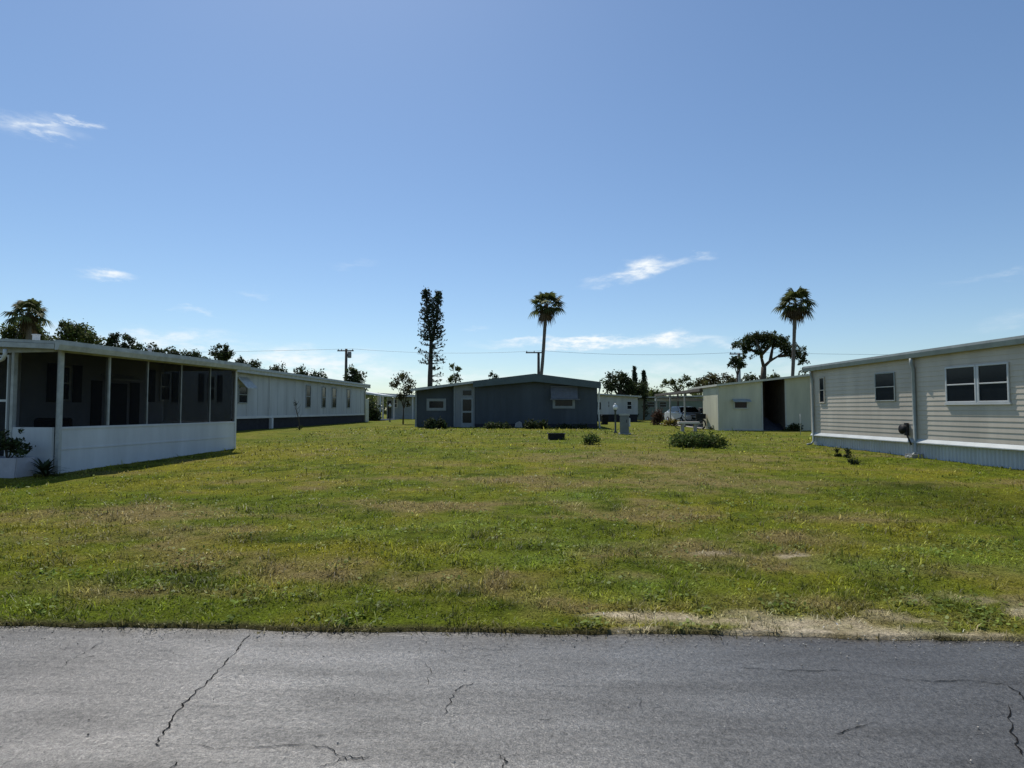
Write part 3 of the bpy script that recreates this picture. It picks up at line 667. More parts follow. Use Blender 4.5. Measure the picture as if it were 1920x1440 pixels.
for q in ((-.1, 0, .35), (.12, .05, .45), (.02, -.1, .55), (.3, 0, .25)): mb.tube([(0, 0, -.03), (q[0] * .5, q[1] * .5, q[2] * .5), q], [.016, .012, .005], 5)
part('stems', mb, M['bark'], tt, True)
leaf_cloud('foliage', [(-.1, 0, .35, .16, .14, .14), (.12, .05, .28, .2, .16, .16), (.02, -.1, .55, .09, .09, .08), (.24, 0, .6, .08, .08, .07), (.35, 0, .2, .16, .14, .12), (-.3, 0, .12, .12, .12, .1), (-.28, .05, .55, .05, .05, .05)], 900, .075, DARKGREEN, tt, 5)
q = onground(82, 893); spiky_plant('spiky_plant', 'dark spiky low plant at the porch corner in front of the knee wall', (q.x, q.y, q.z), 60, .48, .035, DARKGREEN, 4)

# ================================================================ LONG WHITE HOUSE BEHIND IT
def long_house():
    N = Vector((-15.05, 25.6, 0)); E_ = Vector((-14.75, 51.0, 0)); d = E_ - N; Lh = d.length; ang = math.atan2(d.y, d.x); z0 = .47
    t = thing('long_mobile_home', 'long pale grey mobile home with a dark base and narrow tall windows', 'mobile home', (N.x, N.y, z0), ang)
    WB, WT, DP = .72, 3.18, 4.2
    mb = MB(); mb.prism([(0, WB), (DP, WB), (DP, WT), (DP / 2, WT + .3), (0, WT)], 0, 0, Lh); [mb.box(k_, k_ + .03, -.012, .02, WB + .08, WT - .02) for k_ in np.arange(.9, Lh, 1.22)]; part('wall', mb, M['siding2'], t)
    mb = MB(); mb.box(.05, Lh - .05, .06, DP - .06, -.3, WB - .001); part('skirting', mb, M['brick'], t)
    mb = MB(); mb.box(0, Lh, -.05, -.001, WB - .06, WB + .07); part('sill_band', mb, M['white'], t)
    mb = MB(); ribbed_roof(mb, -.3, Lh + .2, -.3, WT + .12, DP / 2, WT + .46, .06, .6); ribbed_roof(mb, -.3, Lh + .2, DP + .3, WT + .12, DP / 2 + .001, WT + .46, .06, .6); part('roof', mb, M['roof'], t)
    mb = MB(); mb.prism([(-.312, WT - .18), (-.302, WT - .18), (-.302, WT + .15), (-.40, WT + .15), (-.41, WT + .02), (-.37, WT - .06), (-.37, WT - .18)], 0, -.32, Lh + .22); part('gutter', mb, M['fascia'], t)
    k = Lh / 25.4
    yof = lambda px: (px, 0)
    def xat(px):      # where along the wall a pixel column falls
        dr = ray(px, 740); a = N + Vector((0, 0, 0)); det = d.x * dr.y - d.y * dr.x
        s = (a.x * dr.y - a.y * dr.x) / -det; return s * Lh
    for px0, px1 in ((573, 582), (603, 610), (622, 630), (650, 656)):
        window_px(t, xat(px0), xat(px1), 1.25, 2.75, -.001, M['bluewhite'], M['glass'], .06)
    a = xat(446); b = xat(463)
    window_px(t, a, b, 1.45, 2.35, -.001, M['bluewhite'], M['glass'], .05)
    mb = MB(); mb.prism([(-.55, 2.2), (-.005, 2.78), (-.005, 2.82), (-.55, 2.24)], 0, a - .1, b + .1); part('awning', mb, M['fascia'], t)
    x1 = xat(505)
    mb = MB(); mb.box(x1, x1 + .05, -.03, -.001, WB + .08, WT - .02); part('wall_joint', mb, M['white'], t)
    mb = MB(); mb.box(x1 + .1, x1 + .32, -.12, .04, -.3, WB - .07); part('pier', mb, M['white'], t)
    mb = MB(); mb.tube([(Lh - .2, -.2, WT - .2), (Lh - .2, -.06, WT - .5), (Lh - .2, -.06, -.2)], .05); part('downspout', mb, M['beigetrim'], t, True)
    mb = MB(); mb.box(Lh + .02, Lh + 1.2, .02, .1, -.2, WB + 1.3); mb.box(Lh + .02, Lh + 1.2, .1, 1.6, WB + 1.3, WB + 1.36); part('end_step_wall', mb, M['beigetrim'], t)
    mb = MB(); mb.box(x1 + 1, x1 + 14, -.9, -.14, -.06, .03); structure_slab = part('concrete_strip', mb, M['conc'], t)
long_house()
# sapling in front of it
q = onground(562, 806)
t = thing('bare_sapling', 'thin bare sapling leaning in front of the long pale mobile home', 'tree', (q.x, q.y, gzf(q.x, q.y)))
mb = MB(); mb.tube([(0, 0, -.05), (-.05, 0, .5), (-.22, .02, 1.1), (-.28, 0, 1.6)], [.03, .024, .016, .006], 6)
for k in range(9):
    z = .5 + k * .12; x = -.05 - .21 * (z - .5) / 1.1; s = 1 if k % 2 else -1
    mb.tube([(x, 0, z), (x + s * .12, (k % 3 - 1) * .08, z + .14), (x + s * .16, (k % 3 - 1) * .12, z + .3)], [.01, .007, .003], 5)
part('trunk', mb, M['bark'], t, True)
leaf_cloud('foliage', [(0, 0, .14, .16, .14, .14), (-.24, 0, 1.35, .18, .14, .25)], 130, .07, DARKGREEN, t, 12)

# ================================================================ BLUE HOUSE AT THE BACK OF THE LOT
BY = 36.0
def blue_house():
    s = BY / F; X = lambda px: P(px, 760, BY).x; Z = lambda py: P(1000, py, BY).z
    xl, xr, xd0, xd1, xm = X(777), X(1120), X(852), X(890), X(1003)
    zg = Z(803); t = thing('blue_house', 'slate blue gabled mobile home facing the back of the lawn', 'mobile home', (xl, BY, zg))
    lx = lambda px: X(px) - xl; lz = lambda py: Z(py) - zg
    D = 12.0; W = xr - xl; m = xm - xl
    zr, ze, zl = lz(702), lz(717), lz(729)
    zat = lambda x: (zr + (zl - zr) * (m - x) / m) if x < m else zr + (ze - zr) * (x - m) / (W - m)
    a, b = xd0 - xl, xd1 - xl
    mb = MB(); mb.prism([(b, -.3), (W, -.3), (W, zat(W) - .05), (m, zr - .05), (b, zat(b) - .05)], 1, 0, D); part('wall', mb, M['blue'], t)
    # battens on the wall
    mb = MB()
    for i in range(1, 19):
        x = b + (W - b) * i / 19; mb.box(x - .02, x + .02, -.012, -.001, .25, zat(x) - .55)
    part('wall_battens', mb, M['blue'], t)
    mb = MB(); mb.prism([(0.05, -.3), (a, -.3), (a, zat(a) - .05), (0.05, zat(0) - .06)], 1, .35, D - 2); part('side_wall', mb, M['blue'], t)
    mb = MB(); mb.box(.0, .10, .2, .3, -.2, zat(0) - .06); part('post', mb, M['bluewhite'], t)
    mb = MB(); mb.prism([(a, -.3), (b - .001, -.3), (b - .001, zat(b) - .06), (a, zat(a) - .06)], 1, -.05, .6); part('entry_wall', mb, M['greywhite'], t)
    mb = MB(); mb.box(a - .03, a + .03, -.10, -.051, -.2, zat(a) - .06); part('entry_trim', mb, M['bluewhite'], t)
    # entry door and the dark pane over it
    f = MB(); x0, x1 = lx(865), lx(887); f.box(x0, x0 + .09, -.09, -.051, 0, lz(746)); f.box(x1 - .09, x1, -.09, -.051, 0, lz(746)); f.box(x0 + .09, x1 - .09, -.09, -.051, lz(772) - .06, lz(772) + .05); f.box(x0 + .09, x1 - .09, -.09, -.051, lz(749), lz(746)); f.box(x0 + .09, x1 - .09, -.09, -.051, 0, lz(793))
    dr = part('screen_door', f, M['bluewhite'], t)
    g = MB(); g.box(x0 + .09, x1 - .09, -.07, -.055, lz(793), lz(772) - .06); g.box(x0 + .09, x1 - .09, -.07, -.055, lz(772) + .05, lz(749)); part('pane', g, M['glass'], dr)
    g = MB(); g.box(lx(868), lx(884), -.075, -.052, lz(741), lz(732)); part('transom_window', g, M['glass'], t)
    mb = MB(); mb.box(x0 - .25, x1 + .2, -.9, -.1, -.25, .05); part('entry_step', mb, M['conc'], t)
    # windows
    window_px(t, lx(798), lx(835), lz(770), lz(747), .349, M['bluewhite'], M['glass'], .17, False, .05)
    wx0, wx1 = lx(1036), lx(1078)
    window_px(t, wx0, wx1, lz(766), lz(727), -.001, M['bluewhite'], M['glass'], .16, False, .06)
    mb = MB(); z1_, z0_ = lz(726), lz(748); n = 6
    for i in range(n):
        za = z1_ + (z0_ - z1_) * i / n; zb = z1_ + (z0_ - z1_) * (i + 1) / n; ya = -.08 - .45 * i / n; yb = -.08 - .45 * (i + 1) / n
        mb.prism([(ya, za), (yb - .03, zb + .01), (yb - .03, zb - .02), (ya, za - .03)], 0, wx0 - .12 + .002 * i, wx1 + .15 - .002 * i)
    mb.prism([(-.53, z0_), (-.56, z0_), (-.56, z0_ - .07), (-.53, z0_ - .07)], 0, wx0 - .16, wx1 + .28); mb.box(wx0 - .12, wx1 + .15, -.12, -.062, z1_ - .01, z1_ + .05)
    part('awning', mb, M['louvre'], t)
    # roof: sheets, gable trim
    ov = .45
    mb = MB()
    mb.prism([(-.12, zat(-.12)), (m, zr), (m, zr - .06), (-.12, zat(-.12) - .06)], 1, -ov, D)
    mb.prism([(m, zr), (W + .15, zat(W + .15)), (W + .15, zat(W + .15) - .06), (m, zr - .06)], 1, -ov, D)
    part('roof', mb, M['bluetrim'], t)
    mb = MB(); tw = .46
    mb.prism([(b - .05, zat(b) + .02), (m, zr + .02), (W + .17, zat(W + .17) + .02), (W + .17, zat(W) - .40), (m, zr - tw), (b - .05, zat(b) - .36)], 1, -ov - .05, -ov - .002); part('gable_trim', mb, M['bluetrim'], t)
    mb = MB(); mb.prism([(-.14, zat(-.14) + .02), (b - .052, zat(b) + .02), (b - .052, zat(b) - .12), (-.14, zat(-.14) - .14)], 1, -ov - .04, -ov - .002); part('side_roof_trim', mb, M['fascia'], t)
    mb = MB(); mb.box(b + .003, W - .003, -.04, -.002, -.25, .27); part('skirting', mb, M['tarp'], t)
    mb = MB(); mb.tube([(W + .1, -ov, zat(W) - .4), (W + .08, -.1, lz(741)), (W + .06, -.06, lz(768)), (W + .14, -.06, -.1)], .055, 8); part('downspout', mb, M['white'], t, True)
    mb = MB(); mb.box(W + .05, W + .28, .5, .8, lz(768), lz(754)); part('electric_meter', mb, M['shutter'], t, bevel=.03)
    return
blue_house()
def low_shrub(name, label, px, py, w, h, n, m, seed, cat='bush', sz=.16): return bush(name, label, px, py, w, h, n, sz, m, seed, .5, cat)
low_shrub('rounded_shrub', 'dark rounded shrub under the small window of the blue house', 817, 804, 42, 25, 1300, DARKGREEN, 21)
low_shrub('rounded_shrub', 'dark low shrub against the middle of the blue house wall', 1003, 804, 48, 19, 1200, DARKGREEN, 22)
low_shrub('ground_plants', 'low dark spreading plants just right of the blue house door', 930, 804, 64, 11, 1100, DARKGREEN, 23, 'plants', .13)
low_shrub('ground_plants', 'ankle high dark plants along the right end of the blue house', 1075, 804, 70, 7, 700, DARKGREEN, 24, 'plants', .12)
q = onground(971, 803)
t = thing('paving_stone', 'small grey stone leaning against the base of the blue house wall', 'stone', (q.x, BY - .35, gzf(q.x, BY)))
mb = MB(); mb.prism([(-.25, -.05), (.25, -.05), (.2, .3), (.05, .38), (-.18, .26)], 1, -.06, .06); part('slab', mb, M['conc'], t, bevel=.02)

# ================================================================ CARPORTS AND FAR HOUSE BETWEEN LONG HOUSE AND BLUE HOUSE
def far_carport():
    Y = 58.0; X = lambda px: P(px, 760, Y).x; s = Y / F
    x0, x1 = X(676), X(716); z0 = gzf(x0, Y); Z = lambda py: P(700, py, Y).z
    t = thing('white_carport', 'open white carport with a flat roof at the end of the long pale mobile home', 'carport', (x0, Y, z0)); W = x1 - x0
    mb = MB(); mb.prism([(-.6, Z(732) - z0), (W, Z(740) - z0), (W, Z(743) - z0), (-.6, Z(736) - z0)], 1, 0, 6); part('roof', mb, M['white'], t)
    for x in (W - .25, .1):
        for y in (.1, 5.8):
            mb = MB(); mb.box(x, x + .13, y, y + .13, -.1, Z(742) - z0 if x > 1 else Z(738) - z0); part('post', mb, M['white'], t)
    mb = MB(); mb.box(-.4, W + .4, -.4, 6.2, -.1, .06); part('slab', mb, M['conc'], t)
    # second house, pale, further right
    Y2 = 66.0; X2 = lambda px: P(px, 760, Y2).x; Z2 = lambda py: P(750, py, Y2).z
    a, b = X2(712), X2(800); zb = gzf(a, Y2)
    h = thing('pale_blue_house', 'pale blue house with a white flat carport roof left of the slate blue house', 'house', (a, Y2, zb)); W = b - a
    mb = MB(); mb.box(0.5, W, 1.2, 8, -.2, Z2(745) - zb); part('wall', mb, mat('pale_blue_wall', (.33, .37, .40), .6, .3), h)
    mb = MB(); mb.prism([(-.3, Z2(737) - zb), (W + .3, Z2(742) - zb), (W + .3, Z2(746) - zb), (-.3, Z2(741.5) - zb)], 1, -1.2, 8.3); part('roof', mb, M['white'], h)
    for px in (713, 721, 776):
        x = X2(px) - a; mb = MB(); mb.box(x, x + .14, -1, -.86, -.2, Z2(743) - zb); part('post', mb, M['white'], h)
    window_px(h, X2(734) - a, X2(741) - a, Z2(765) - zb, Z2(748) - zb, 1.2, M['white'], M['glass'], .1)
    mb = MB(); mb.box(X2(722) - a, X2(729) - a, 1.14, 1.199, 0, 2.1); part('door', mb, M['shutter'], h)
far_carport()
bush('clipped_hedge', 'tall dark hedge in the shade under the white carport', 693, 789, 34, 46, 2200, .28, DARKGREEN, 31, 1.0, 'hedge', 9)
def lamp_post(label, px, base, top, Y=None):
    q = onground(px, base) if Y is None else P(px, base, Y); s = q.y / F; h = (base - top) * s
    t = thing('lamp_post', label, 'lamp post', (q.x, q.y, gzf(q.x, q.y)), 0, 'small yard lamp posts with white globes')
    mb = MB(); mb.lathe([(.09, -.05), (.09, .06), (.045, .1), (.04, h - .34), (.075, h - .3), (.075, h - .26)], n=12); part('post', mb, M['copper'], t, True)
    mb = MB(); mb.lathe([(.06, h - .259), (.10, h - .21), (.12, h - .14), (.10, h - .05), (.05, h - .01)], n=14); part('globe', mb, M['lamp'], t, True)
    mb = MB(); mb.lathe([(.05, h - .008), (.07, h), (.02, h + .05)], n=12); part('cap', mb, M['lamp'], t, True)
lamp_post('small yard lamp with a white globe standing left of the slate blue house', 731, 791, 758)
lamp_post('small yard lamp with a white globe beside the grey utility cabinet', 1154, 812, 759)
broad_tree('small_tree', 'small olive tree with a thin trunk at the left end of the slate blue house', 756, 795,
           [(757, 708, 16, 9), (742, 720, 12, 8), (772, 718, 14, 8), (764, 732, 12, 9), (752, 745, 7, 7), (763, 757, 6, 6)], 43, 1300, .16, OLIVE, 41, .9, None, .05, 1.2)

# ================================================================ RIGHT OF THE BLUE HOUSE
def white_far_house():
    Y = 58.0; X = lambda px: P(px, 760, Y).x; Z = lambda py: P(1160, py, Y).z
    a, b = X(1118), X(1196); zb = gzf(a, Y); W = b - a
    t = thing('white_far_house', 'small white house in the distance just right of the slate blue house', 'house', (a, Y, zb))
    mb = MB(); mb.prism([(0, Z(777) - zb), (W, Z(777) - zb), (W, Z(744) - zb), (0, Z(739) - zb)], 1, 0, 9); part('wall', mb, M['siding2'], t)
    mb = MB(); mb.prism([(-.3, Z(737.5) - zb), (W + .3, Z(742.5) - zb), (W + .3, Z(745) - zb), (-.3, Z(740) - zb)], 1, -.5, 9.3); part('roof', mb, M['fascia'], t)
    mb = MB(); mb.box(.05, W - .05, .1, 8.9, -.2, Z(777) - zb - .001); part('skirting', mb, M['brick'], t)
    window_px(t, X(1140) - a, X(1143) - a, Z(764) - zb, Z(752) - zb, -.001, M['white'], M['glass'], .04)
    window_px(t, X(1175) - a, X(1185) - a, Z(768) - zb, Z(752) - zb, -.001, M['white'], M['glass'], .06)
    # green-grey house beyond
    Y = 70; X = lambda px: P(px, 760, Y).x; Z = lambda py: P(1200, py, Y).z
    a, b = X(1188), X(1330); zb = gzf(a, Y); W = b - a
    t = thing('green_grey_house', 'long low green grey house with a flat pale roof edge in the far distance', 'house', (a, Y, zb))
    mb = MB(); mb.box(0, W, 0, 8, -.2, Z(748) - zb); part('wall', mb, mat('green_grey_wall', (.20, .24, .21), .7, .2), t)
    mb = MB(); mb.prism([(-.3, Z(747) - zb), (W + .3, Z(744) - zb), (W + .3, Z(741) - zb), (-.3, Z(744.5) - zb)], 1, -.7, 8.3); part('roof', mb, M['fascia'], t)
    for p0, p1 in ((1212, 1228), (1236, 1250)):
        window_px(t, X(p0) - a, X(p1) - a, Z(764) - zb, Z(753) - zb, -.001, M['bluewhite'], M['glass'], .08)
white_far_house()
def cabinet():
    q = onground(1171, 814); t = thing('utility_cabinet', 'grey metal utility cabinet standing upright on the lawn right of the blue house', 'utility box', (q.x, q.y, gzf(q.x, q.y)), R(-14))
    s = q.y / F; h = 37 * s
    mb = MB(); mb.box(-.20, .20, -.17, .17, .05, h - .06); part('body', mb, M['metal'], t, bevel=.012)
    mb = MB(); mb.prism([(-.21, h - .058), (.21, h - .058), (.21, h - .03), (-.21, h + .03)], 0, -.235, .235); part('cap', mb, M['fascia'], t)
    mb = MB(); mb.box(-.17, .17, -.182, -.171, .3, h - .12); d_ = part('door', mb, M['metal'], t); mb = MB(); mb.box(.10, .13, -.2, -.183, .55, .68); part('handle', mb, M['shutter'], d_)
    mb = MB(); mb.box(-.28, .28, -.25, .25, -.06, .048); part('pad', mb, M['conc'], t)
    mb = MB(); mb.box(.201, .27, -.1, .08, .35, .75); part('meter_box', mb, M['white'], t, bevel=.01)
    q = onground(1196, 800)
cabinet()
def bin_(label, px, py, w, h, m, name='waste_bin'):
    q = onground(px, py); s = q.y / F; W, H = w * s / 2, h * s
    t = thing(name, label, 'bin', (q.x, q.y, gzf(q.x, q.y)), R(8))
    mb = MB(); mb.prism([(-W * .8, 0), (W * .8, 0), (W, H * .9), (-W, H * .9)], 1, -W * .8, W * .8); part('body', mb, m, t, bevel=.02)
    mb = MB(); mb.prism([(-W * 1.05, H * .902), (W * 1.05, H * .902), (W * .95, H), (-W * .9, H * 1.02)], 1, -W * .9, W * .95); part('lid', mb, m, t, bevel=.02)
    for sx in (-1, 1):
        mb = MB(); mb.tube([(sx * W * .9, W * .75, H * .1), (sx * W * .99, W * .75, H * .1)], H * .1, 12); part('wheel', mb, M['tyre'], t, True)
bin_('dark waste bin beside the right end of the blue house', 1134, 796, 12, 18, M['dark'])
# black box on the lawn
q = onground(1043, 824); t = thing('black_tub', 'shallow black plastic tub lying on the lawn before the blue house', 'tub', (q.x, q.y, gzf(q.x, q.y)), R(4))
mb = MB(); W = .31
for (x0, x1, y0, y1) in ((-W, W, -.2, -.18), (-W, W, .18, .2), (-W, -W + .02, -.18, .18), (W - .02, W, -.18, .18)): mb.box(x0, x1, y0, y1, -.02, .235)
mb.box(-W + .02, W - .02, -.18, .18, -.02, .03); part('body', mb, M['dark'], t)
mb = MB()
for (x0, x1, y0, y1) in ((-W - .03, W + .03, -.235, -.201), (-W - .03, W + .03, .201, .235), (-W - .03, -W - .001, -.2, .2), (W + .001, W + .03, -.2, .2)): mb.box(x0, x1, y0, y1, .215, .245)
part('rim', mb, M['shutter'], t)
bush('small_bush', 'small loose grey green bush right of the black tub', 1107, 834, 50, 24, 700, .075, BUSH, 51, .9)
bush('flowerbed_bush', 'wide spreading green bush alone on the lawn with a dark hollow underneath', 1306, 838, 106, 28, 4600, .085, BUSH, 59, .6, lobes=26)
bush('reddish_shrub', 'upright reddish brown shrub in front of the parked white car', 1236, 797, 30, 40, 1500, .12, RUST, 53, .9)
bush('yellow_shrub', 'yellow orange low shrub beside the reddish brown one', 1259, 799, 26, 18, 800, .11, YELLOW, 54, .9)
bush('garden_shrub', 'short dark shrub far off between the cabinet and the reddish shrub', 1207, 787, 12, 10, 300, .14, DARKGREEN, 55, .9)
q = onground(1291, 809)
t = thing('garden_bench', 'pale concrete slab bench behind the wide green bush', 'bench', (q.x, q.y, gzf(q.x, q.y)), R(-3))
s = q.y / F; W = 19 * s; H = 18 * s
mb = MB(); mb.box(-W, W, -.22, .22, H - .11, H); part('seat', mb, mat('pale_bench_stone', (.55, .52, .47), .8, .2, .12, 5), t, bevel=.012)
for x in (-W * .7, W * .5):
    mb = MB(); mb.box(x, x + .14, -.16, .16, -.05, H - .111); part('leg', mb, M['conc'], t)
bush('shaded_shrub', 'dark low shrub at the left corner of the beige building', 1335, 806, 24, 12, 500, .11, DARKGREEN, 56, .9)

def beige_house():
    Y = 34.5; s = Y / F; X = lambda px: P(px, 760, Y).x; Z = lambda py: P(1420, py, Y).z
    x0 = X(1346); zg = gzf(x0, Y) - .02; t = thing('beige_building', 'plain beige flat roofed building with an open dark bay on its right', 'house', (x0, Y, zg))
    lx = lambda px: X(px) - x0; lz = lambda py: Z(py) - zg
    a, b, c = lx(1430), lx(1473), lx(1600); zl, za, zc = lz(724), lz(715), lz(706)
    zt = lambda x: zl + (za - zl) * x / a
    D = 17.0; Ds = 3.0
    mb = MB(); mb.prism([(0, -.2), (a, -.2), (a, zt(a)), (0, zt(0))], 1, 0, Ds); part('wall', mb, M['beige'], t)
    mb = MB(); mb.prism([(b, -.2), (c, -.2), (c, zt(c)), (b, zt(b))], 1, .1, 6); part('right_wall', mb, M['beige'], t)
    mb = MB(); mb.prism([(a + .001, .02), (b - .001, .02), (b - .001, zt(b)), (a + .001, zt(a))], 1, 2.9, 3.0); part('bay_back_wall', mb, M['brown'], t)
    mb = MB(); mb.prism([(.10, .02), (2.89, .02), (2.89, zt(b) - .002), (.10, zt(b) - .002)], 0, b - .03, b - .002); mb.prism([(.02, .02), (2.89, .02), (2.89, zt(a) - .002), (.02, zt(a) - .002)], 0, a + .002, a + .03); part('bay_shade_panels', mb, M['brown'], t)  # brown side panels added to darken the bay, standing in for shade
    mb = MB(); mb.box(a + .001, b - .001, .0, 2.89, -.2, .02); part('bay_floor', mb, M['conc'], t)
    mb = MB(); mb.box(a + .45, a + .62, 2.84, 2.899, 1.55, 2.1); part('bay_vent', mb, M['dark'], t)
    mb = MB(); mb.prism([(-.12, zt(-.12) + .12), (c, zt(c) + .12), (c, zt(c) + .005), (-.12, zt(-.12) + .005)], 1, -.25, 6.2); part('roof', mb, M['beigetrim'], t)
    mb = MB(); mb.box(a - .07, a - .001, -.03, -.001, 0, zt(a)); mb.box(b + .001, b + .08, .06, .099, 0, zt(b) - .12); part('bay_trim', mb, M['beigetrim'], t)
    mb = MB(); mb.box(0, .05, -.025, -.001, -.1, zt(0)); mb.box(.051, a - .071, -.02, -.001, -.1, .12); part('wall_trim', mb, M['beigetrim'], t)
    o = window_px(t, lx(1375), lx(1402), lz(767), lz(748), -.001, M['beigetrim'], M['glass'], .07, False, .06)
    mb = MB(); mb.prism([(-.1, lz(748)), (-.4, lz(753)), (-.4, lz(754)), (-.1, lz(749.5))], 0, lx(1372), lx(1405)); part('awning', mb, M['gutter'], t)
    # carport roof running back along the left side
    mb = MB(); mb.prism([(-.15, zt(0) - .02), (5.5, zt(5.5) - .25), (5.5, zt(5.5) - .38), (-.15, zt(0) - .2)], 1, Ds + .21, D); part('carport_roof', mb, M['roofbrown'], t)
    mb = MB(); mb.box(-.14, 5.0, D - .2, D + 0, zt(0) - .62, zt(0) - .39); part('carport_beam', mb, M['white'], t)
    for y in (Ds + 4.2, Ds + 8.6, D - .3):
        mb = MB(); mb.box(-.1, 0, y, y + .1, -.2, zt(0) - .21); part('carport_post', mb, M['fascia'], t)
    mb = MB(); mb.box(4.2, 4.35, Ds + .25, D - .3, -.2, zt(0) - .4); part('carport_inner_wall', mb, M['siding2'], t)
    mb = MB(); mb.box(0, 4.2, Ds + .3, D - .3, -.15, .04); part('carport_floor', mb, M['conc'], t)
    # stored things in the bay
    k = thing('tarp_heap', 'dark tarpaulin heaped over stored goods in the open bay', 'tarp', (x0 + (a + b) / 2 + .1, Y + .9, zg + .02))
    V = []; n = 18; mb = MB(); rs = np.random.default_rng(3)
    gx, gy = np.meshgrid(np.linspace(-1.05, 1.5, n), np.linspace(-.7, .8, n)); gzz = .75 * np.exp(-((gx + .45) / .55) ** 2 - (gy / .6) ** 2) + .38 * np.exp(-((gx - .6) / .6) ** 2 - (gy / .6) ** 2) + (fbm(gx * 4 + 9, gy * 4 + 9, 5) - .5) * .22
    gx = np.clip(gx, -1.0, .60); edge = (np.abs(np.linspace(-1, 1, n))[None, :] > .95) | (np.abs(np.linspace(-1, 1, n))[:, None] > .95); gzz = np.where(edge, 0.002, np.maximum(gzz, .02))
    idx = np.arange(n * n).reshape(n, n)
    mb.v = [tuple(v) for v in np.stack([gx, gy, gzz], -1).reshape(-1, 3)]; mb.f = [tuple(int(i) for i in f) for f in np.stack([idx[:-1, :-1], idx[:-1, 1:], idx[1:, 1:], idx[1:, :-1]], -1).reshape(-1, 4)]
    part('cover', mb, M['tarp'], k, True)
    k = thing('folded_chair', 'faded red folding chair stored at the back of the open bay', 'chair', (x0 + a + .55, Y + 2.2, zg + .02))
    mb = MB(); mb.box(-.24, .24, -.22, .22, .42, .46); part('seat', mb, M['red'], k)
    mb = MB(); mb.prism([(.2, .5), (.24, .5), (.34, 1.3), (.30, 1.3)], 0, -.24, .24); part('backrest', mb, M['red'], k)
    for sx in (-.26, .245):
        mb = MB(); mb.tube([(sx, -.24, .001), (sx, .22, .46), (sx, .34, 1.32)], .014, 6); part('frame', mb, M['chrome'], k, True)
        mb = MB(); mb.tube([(sx * .96, .26, .001), (sx * .96, -.2, .44)], .014, 6); part('leg', mb, M['chrome'], k, True)
    return x0, zg
BX, BZ = beige_house()
bush('wall_plant', 'thin dark straggling plant at the foot of the beige wall under the window', 1382, 803, 40, 14, 260, .10, DARKGREEN, 57, .3, 'plant')
low_shrub('shaded_plants', 'dark plants at the foot of the beige wall right of the open bay', 1490, 808, 44, 14, 900, DARKGREEN, 58, 'plants', .12)

def car():
    q = P(1277, 783, 46.5); zg = gzf(q.x, 46.5) + .03
    t = thing('parked_car', 'white car parked under the brown carport roof behind the shrubs', 'car', (q.x + .3, 46.5, zg), R(8))
    # local y: length, nose towards the road (-y)
    prof = [(-2.2, .35), (-2.25, .62), (-2.05, .80), (-1.1, .92), (-.45, 1.38), (.9, 1.44), (1.75, 1.02), (2.2, .95), (2.25, .5), (2.15, .32)]
    vs = []; ws = [.86, .9, .9, .9]
    n = len(prof)
    for w in (-.86, .86): vs += [(w * (.80 if z > 1.1 else (.97 if z > .85 else 1)), y, z) for y, z in prof]
    mb = MB(); mb.add(vs, [tuple(range(n)), tuple(range(2 * n - 1, n - 1, -1))] + [(i, i + n, (i + 1) % n + n, (i + 1) % n) for i in range(n)])
    part('body', mb, M['carpaint'], t, bevel=.05)
    def quad(a, b, c, d, off):
        mb_ = MB(); o = Vector(off); p = [Vector(x) for x in (a, b, c, d)]; mb_.add([x + o for x in p] + [x - o for x in p], [(0, 1, 2, 3), (7, 6, 5, 4), (0, 4, 5, 1), (1, 5, 6, 2), (2, 6, 7, 3), (3, 7, 4, 0)]); return mb_
    part('windscreen', quad((-.74, -1.02, .97), (.74, -1.02, .97), (.62, -.49, 1.35), (-.62, -.49, 1.35), (0, -.02, .015)), M['glass'], t)
    part('rear_window', quad((-.62, .98, 1.40), (.62, .98, 1.40), (.74, 1.68, 1.06), (-.74, 1.68, 1.06), (0, .012, .02)), M['glass'], t)
    for sx in (-1, 1): part('side_window', quad((sx * .80, -.85, .98), (sx * .80, 1.4, 1.0), (sx * .70, .85, 1.36), (sx * .70, -.4, 1.34), (sx * .04, 0, .01)), M['glass'], t)
    for sx in (-.62, .62):
        mb = MB(); mb.box(sx - .19, sx + .19, -2.27, -2.18, .62, .74); part('headlight', mb, M['lamp'], t, bevel=.02)
    mb = MB(); mb.box(-.4, .4, -2.27, -2.2, .45, .58); part('grille', mb, M['dark'], t)
    mb = MB(); mb.box(-.84, .84, -2.29, -2.19, .28, .40); part('bumper', mb, M['metal'], t, bevel=.02)
    for sx in (-1, 1):
        for y in (-1.4, 1.4):
            mb = MB(); mb.tube([(sx * .68, y, .32), (sx * .88, y, .32)], .32, 18); w = part('wheel', mb, M['tyre'], t, True)
            mb = MB(); mb.tube([(sx * .885, y, .32), (sx * .90, y, .32)], .19, 14); part('rim', mb, M['chrome'], w, True)
        mb = MB(); mb.box(*sorted((sx * .87, sx * 1.02)), -.72, -.6, .95, 1.08); part('mirror', mb, M['carpaint'], t, bevel=.02)
car()
